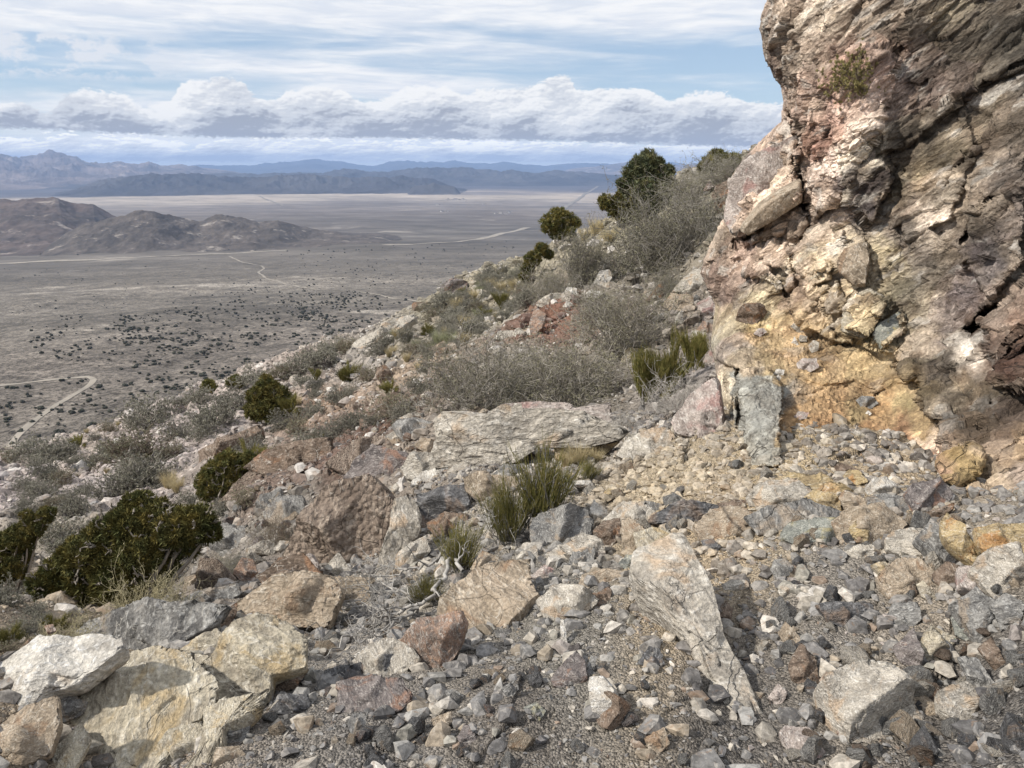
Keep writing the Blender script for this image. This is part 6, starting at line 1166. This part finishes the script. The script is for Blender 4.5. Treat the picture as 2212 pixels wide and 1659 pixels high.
conifer('juniper', (480, 1092), [(495, 1000, 30), (465, 1020, 30), (510, 1025, 28), (450, 1045, 28), (485, 1050, 34), (535, 995, 20), (445, 1068, 18), (520, 1050, 16)], 'olive green juniper uphill from the big sprawling one', 60000, 'junipers on the slope', M_jun, .034, 9)
conifer('juniper', (260, 1318), [(300, 1095, 32), (330, 1120, 40), (275, 1135, 42), (225, 1165, 42), (380, 1140, 40), (425, 1130, 34), (450, 1150, 22), (400, 1175, 30), (180, 1205, 46), (240, 1215, 46), (300, 1195, 46), (345, 1205, 40), (135, 1245, 44), (190, 1260, 42), (245, 1265, 40), (100, 1285, 34), (300, 1255, 32), (150, 1295, 26), (340, 1245, 22), (85, 1262, 20)], 'biggest sprawling juniper filling the lower left of the slope', 260000, 'junipers on the slope', M_jun, .030, 10, 9)
conifer('juniper', (20, 1290), [(10, 1180, 36), (45, 1160, 32), (75, 1140, 22), (-20, 1210, 40), (20, 1225, 36), (-15, 1255, 30), (100, 1112, 18), (60, 1118, 16), (45, 1200, 22)], 'juniper cut by the left edge beside the biggest one', 90000, 'junipers on the slope', M_jun, .030, 11)
# ---------------------------------------------------------------- dead wood
def dead(pts, r0, label, seed, lift=.03, side=6, sl=.22):
    rg = np.random.default_rng(seed); P = []
    for u, v, l in pts: p, _ = hit(u, v); P.append(p*(1-l/np.linalg.norm(p)*.6)+np.array([0, 0, l*.5+lift]))
    P = np.array(P); t = np.linspace(0, len(P)-1, len(P)*5); Q = np.stack([np.interp(t, np.arange(len(P)), P[:, k]) for k in range(3)], 1)+rg.normal(size=(len(t), 3))*r0*.9
    S = Segs(); S.rmin = .0018
    for k in range(len(Q)-1):
        f = k/(len(Q)-1); a = r0*(1-.78*f); S.add(Q[k], Q[k+1], a, r0*(1-.78*(f+1/(len(Q)-1))))
        if rg.random() < side/len(Q)*1.2:
            d = (Q[k+1]-Q[k]); d /= np.linalg.norm(d); d = d+rg.normal(size=3)*.8; d[2] = abs(d[2])*.4; d /= np.linalg.norm(d); grow(S, rg, Q[k], d, sl*rg.uniform(.5, 1.2), a*.6, 2, 4, .3, -.02, .7, .6, .6)
    o = link('dead_branch', S.mesh('dead_branch', M_wood, 6)); return tag(o, label, 'branch', 'dead branches of the broom bushes')
dead([(975, 1240, .12), (960, 1285, .10), (930, 1315, .06), (880, 1335, .04), (840, 1350, .04), (800, 1362, .02), (745, 1395, .02), (700, 1440, .02)], .0115, 'thickest grey dead branch snaking left from the lowest green tuft', 1)
dead([(1000, 1262, .10), (975, 1225, .14), (930, 1248, .10), (880, 1262, .08), (820, 1270, .08), (780, 1278, .08)], .010, 'dead branch curving over the gravel above the thickest one', 2)
dead([(900, 1330, .04), (860, 1360, .03), (830, 1395, .02), (820, 1420, .02)], .008, 'short dead branch hanging down to the bright white rock', 3)
dead([(850, 1345, .03), (800, 1330, .04), (750, 1325, .04), (700, 1345, .03), (665, 1380, .02)], .007, 'thin dead branch reaching the tan and brown boulder', 4)
dead([(900, 1310, .05), (850, 1295, .06), (810, 1270, .08), (775, 1245, .10)], .007, 'thin dead branch rising towards the pointed pale stone', 5)
dead([(1160, 1140, .05), (1200, 1110, .08), (1235, 1075, .10), (1262, 1062, .05)], .010, 'curved dead branch on the stones right of the tallest broom bush', 6)
dead([(870, 1350, .03), (820, 1380, .02), (760, 1420, .02), (690, 1470, .02)], .005, 'slender dead twig lying lowest on the pale stones', 7, side=9)
dead([(830, 1300, .05), (790, 1300, .05), (740, 1310, .05), (700, 1300, .05)], .005, 'tangle of dark dead twigs below the pitted boulder', 8, side=12)
# ---------------------------------------------------------------- far junipers on the plain
def far_tree_mesh(seed):
    rg = np.random.default_rng(seed); Vs, Fs, o = [], [], 0
    for k in range(4):
        V, F = ico(2); V = V*(1+.28*fbm(V*1.7+seed+k, 2))[:, None]*np.array([.42, .42, .36])+np.array([rg.uniform(-.35, .35), rg.uniform(-.35, .35), .34+rg.uniform(0, .22)]); Vs.append(V); Fs.append(F+o); o += len(V)
    return np.concatenate(Vs), np.concatenate(Fs)
M_far = plant_mat('far_juniper', (.026, .028, .021), (.045, .046, .034))
FT = [far_tree_mesh(k) for k in range(5)]; FTM = [mesh_np('far_juniper', V, F, M_far, False) for V, F in FT]
rgf = np.random.default_rng(77); pts = []
DZ = [([(520, 625), (700, 610), (760, 640), (740, 700), (600, 740), (440, 770), (320, 750), (230, 700), (330, 670)], 1000, .72), ([(70, 690), (200, 670), (330, 690), (430, 760), (640, 770), (620, 840), (420, 860), (250, 800), (60, 760)], 760, .72), ([(0, 830), (380, 800), (520, 830), (420, 930), (0, 985)], 170, .72), ([(640, 620), (900, 640), (830, 690), (700, 745), (640, 780)], 520, .7),
      ([(0, 560), (900, 560), (900, 640), (0, 680)], 260, .65), ([(560, 540), (1140, 520), (1000, 600), (700, 620)], 160, .65), ([(0, 480), (500, 470), (640, 540), (0, 560)], 60, .9)]
for poly, n, s in DZ:
    for i in range(n):
        u, v = in_poly(rgf, poly)
        if n > 250 and fbm(np.array([[u/60., v/16., 3.3]]), 3)[0] < rgf.uniform(-.3, .3): continue
        p = hit_ground(u, v, 120.0)
        if math.hypot(p[0], p[1]) < 150: continue
        pts.append((p, s*min(5.5, 2.0+1.7*rgf.exponential())*(1 if v > 560 else 1.5)))
pts.sort(key=lambda q: np.linalg.norm(q[0])/q[1])
for k, (p, s) in enumerate(pts[:285]):
    o = link('plain_juniper', FTM[k % 5]); o.location = (p[0], p[1], p[2]-.1*s); o.scale = (s, s, s*.9); o.rotation_euler = (0, 0, rgf.uniform(0, 6.28)); th = math.degrees(math.atan2(-p[2], math.hypot(p[0], p[1]))); tag(o, 'small dark juniper on the plain, '+('near the sharp bend of the track' if th > 15.6 else 'in the dense dark band under the open flat' if th > 11.5 else 'sparse on the open flat before the low hills'), 'tree', 'junipers dotting the plain')
Vs, Fs, off = [], [], 0
for k, (p, s) in enumerate(pts[285:]):
    V, F = FT[k % 5]; Vs.append(V*s+p); Fs.append(F+off); off += len(V)
tag(link('far_junipers', mesh_np('far_junipers', np.concatenate(Vs), np.concatenate(Fs), M_far, False)), 'remaining dark specks of juniper far out on the plain', 'trees', kind='stuff')
# ---------------------------------------------------------------- tracks and the settlement on the plain
mr, t = new_mat('track_dust'); nn = t.noise(t.n('ShaderNodeNewGeometry').outputs['Position'], .05, 4, .6); finish(t, t.mix(t.ss(nn, .3, .7), alb(178, 166, 150), alb(150, 142, 130)), .95, spec=.1)
mr2, t = new_mat('old_track_dust'); nn = t.noise(t.n('ShaderNodeNewGeometry').outputs['Position'], .01, 4, .6); finish(t, t.mix(t.ss(nn, .3, .7), alb(158, 148, 135), alb(136, 128, 118)), .95, spec=.1)
def track(pts, w, label, mat=None):
    P = np.array([hit_ground(u, v, 120.0)[:2] for u, v in pts]); d = np.r_[0, np.cumsum(np.hypot(*np.diff(P, axis=0).T))]; n = int(min(1500, max(60, d[-1]/max(2.0, w*.7)))); s = np.linspace(0, d[-1], n)
    f = np.stack([np.interp(s, d, P[:, k]) for k in range(2)], 1); ker = np.ones(9)/9; f2 = np.stack([np.convolve(np.pad(f[:, k], 4, 'edge'), ker, 'valid') for k in range(2)], 1); f2[0], f2[-1] = f[0], f[-1]
    tg = np.gradient(f2, axis=0); tg /= np.linalg.norm(tg, axis=1)[:, None]+1e-9; nr = np.stack([-tg[:, 1], tg[:, 0]], 1); ww = w*(1+.25*fbm(np.c_[s/(w*9), 0*s, 0*s], 2))
    rows = []
    for q in (-.5, -.25, 0, .25, .5):
        xy = f2+nr*(q*ww)[:, None]; r = np.hypot(*xy.T); rows.append(np.c_[xy, ground_z(xy[:, 0], xy[:, 1])+.12+r*.00035])
    me = mesh_np('dirt_track', np.stack(rows, 1).reshape(-1, 3), grid_faces(n, 5), mat or mr); return tag(link('dirt_track', me), label, 'road', kind='structure')
track([(-40, 838), (0, 833), (60, 827), (120, 820), (165, 816), (192, 814)], 10.0, 'upper leg of the sharp bend in the dirt track')
track([(185, 814), (198, 815), (205, 819), (201, 828), (180, 841), (120, 876), (70, 912), (40, 938), (24, 962), (14, 990)], 5.5, 'lower leg of the sharp bend in the dirt track')
track([(495, 554), (520, 566), (545, 571), (565, 574), (571, 580), (558, 589), (575, 602), (610, 612), (650, 621), (740, 628), (820, 637), (910, 654)], 7.0, 'winding pale track crossing the middle of the plain')
track([(-40, 570), (100, 565), (250, 558), (380, 553), (480, 548), (560, 544), (620, 541)], 42.0, 'long straight gravel road in front of the low hills', mr)
track([(830, 530), (900, 527), (980, 524), (1050, 514), (1110, 500), (1140, 492)], 42.0, 'gravel road curving towards the crest on the right', mr)
track([(1215, 452), (1250, 430), (1280, 410), (1308, 392)], 50.0, 'dead straight road running to the horizon', mr2)
track([(528, 514), (538, 524), (542, 534), (545, 543)], 12.0, 'short spur joining the gravel road')
track([(560, 424), (585, 434), (612, 445)], 30.0, 'faint track on the far flat', mr2)
mw, t = new_mat('house_wall'); finish(t, (.55, .53, .50), .8); mroof, t = new_mat('house_roof'); finish(t, (.18, .16, .15), .7)
def house(u, v, s, lab, k):
    p = hit_ground(u, v, 200.0); e = bpy.data.objects.new('farm_house', None); COL.objects.link(e); e.location = (p[0], p[1], p[2]); e.rotation_euler = (0, 0, k*.7); w, l, h, g = s*.5, s, s*.35, s*.62
    V = [(-w, -l, -1), (w, -l, -1), (w, l, -1), (-w, l, -1), (-w, -l, h), (w, -l, h), (w, l, h), (-w, l, h), (0, -l, g), (0, l, g)]; bm = bpy.data.meshes.new('walls'); bm.from_pydata(V, [], [(0, 1, 5, 8, 4), (1, 2, 6, 5), (2, 3, 7, 9, 6), (3, 0, 4, 7)]); bm.materials.append(mw); link('walls', bm, e)
    o = .12*s; V = [(-w-o, -l-o, h-.1*s), (0, -l-o, g+.06*s), (w+o, -l-o, h-.1*s), (-w-o, l+o, h-.1*s), (0, l+o, g+.06*s), (w+o, l+o, h-.1*s)]; bm = bpy.data.meshes.new('roof'); bm.from_pydata(V, [], [(0, 3, 4, 1), (1, 4, 5, 2)]); bm.materials.append(mroof); link('roof', bm, e); tag(e, lab, 'house', 'houses of the far settlement')
for k, (u, v, s) in enumerate([(968, 431, 26), (976, 432, 20), (984, 431, 24), (992, 432, 20), (1000, 431, 24), (1006, 433, 18), (945, 443, 18), (1046, 442, 18), (955, 457, 18), (968, 458, 16), (1082, 461, 18), (1092, 463, 16), (1072, 462, 16), (1100, 460, 18)]):
    house(u, v, s, 'tiny house in the scattered settlement far out on the flat', k)
# ---------------------------------------------------------------- air
def build_haze():
    x0, x1, y0, y1, z0, z1 = -46000., 46000., -3000., 45500., -620.0, MTOP+30.0
    V = [(x, y, z) for z in (z0, z1) for y in (y0, y1) for x in (x0, x1)]
    F = [(0, 2, 3, 1), (4, 5, 7, 6), (0, 1, 5, 4), (2, 6, 7, 3), (0, 4, 6, 2), (1, 3, 7, 5)]
    m, t = new_mat('haze_air')
    pv = t.n('ShaderNodeVolumePrincipled', Color=(.42, .61, 1.0), Density=HAZE, Anisotropy=0.0)
    t.n('ShaderNodeOutputMaterial', Volume=pv)
    o = link('haze', mesh_np('haze', np.array(V), np.array(F), m, False)); tag(o, 'thin blue air over the plain and mountains', 'haze', kind='stuff')
MTOP = max(o.data.vertices[k].co.z for o in COL.objects if o.name.startswith('mountain') for k in range(0, len(o.data.vertices), 3))
HAZE = 3.2e-5
build_haze()
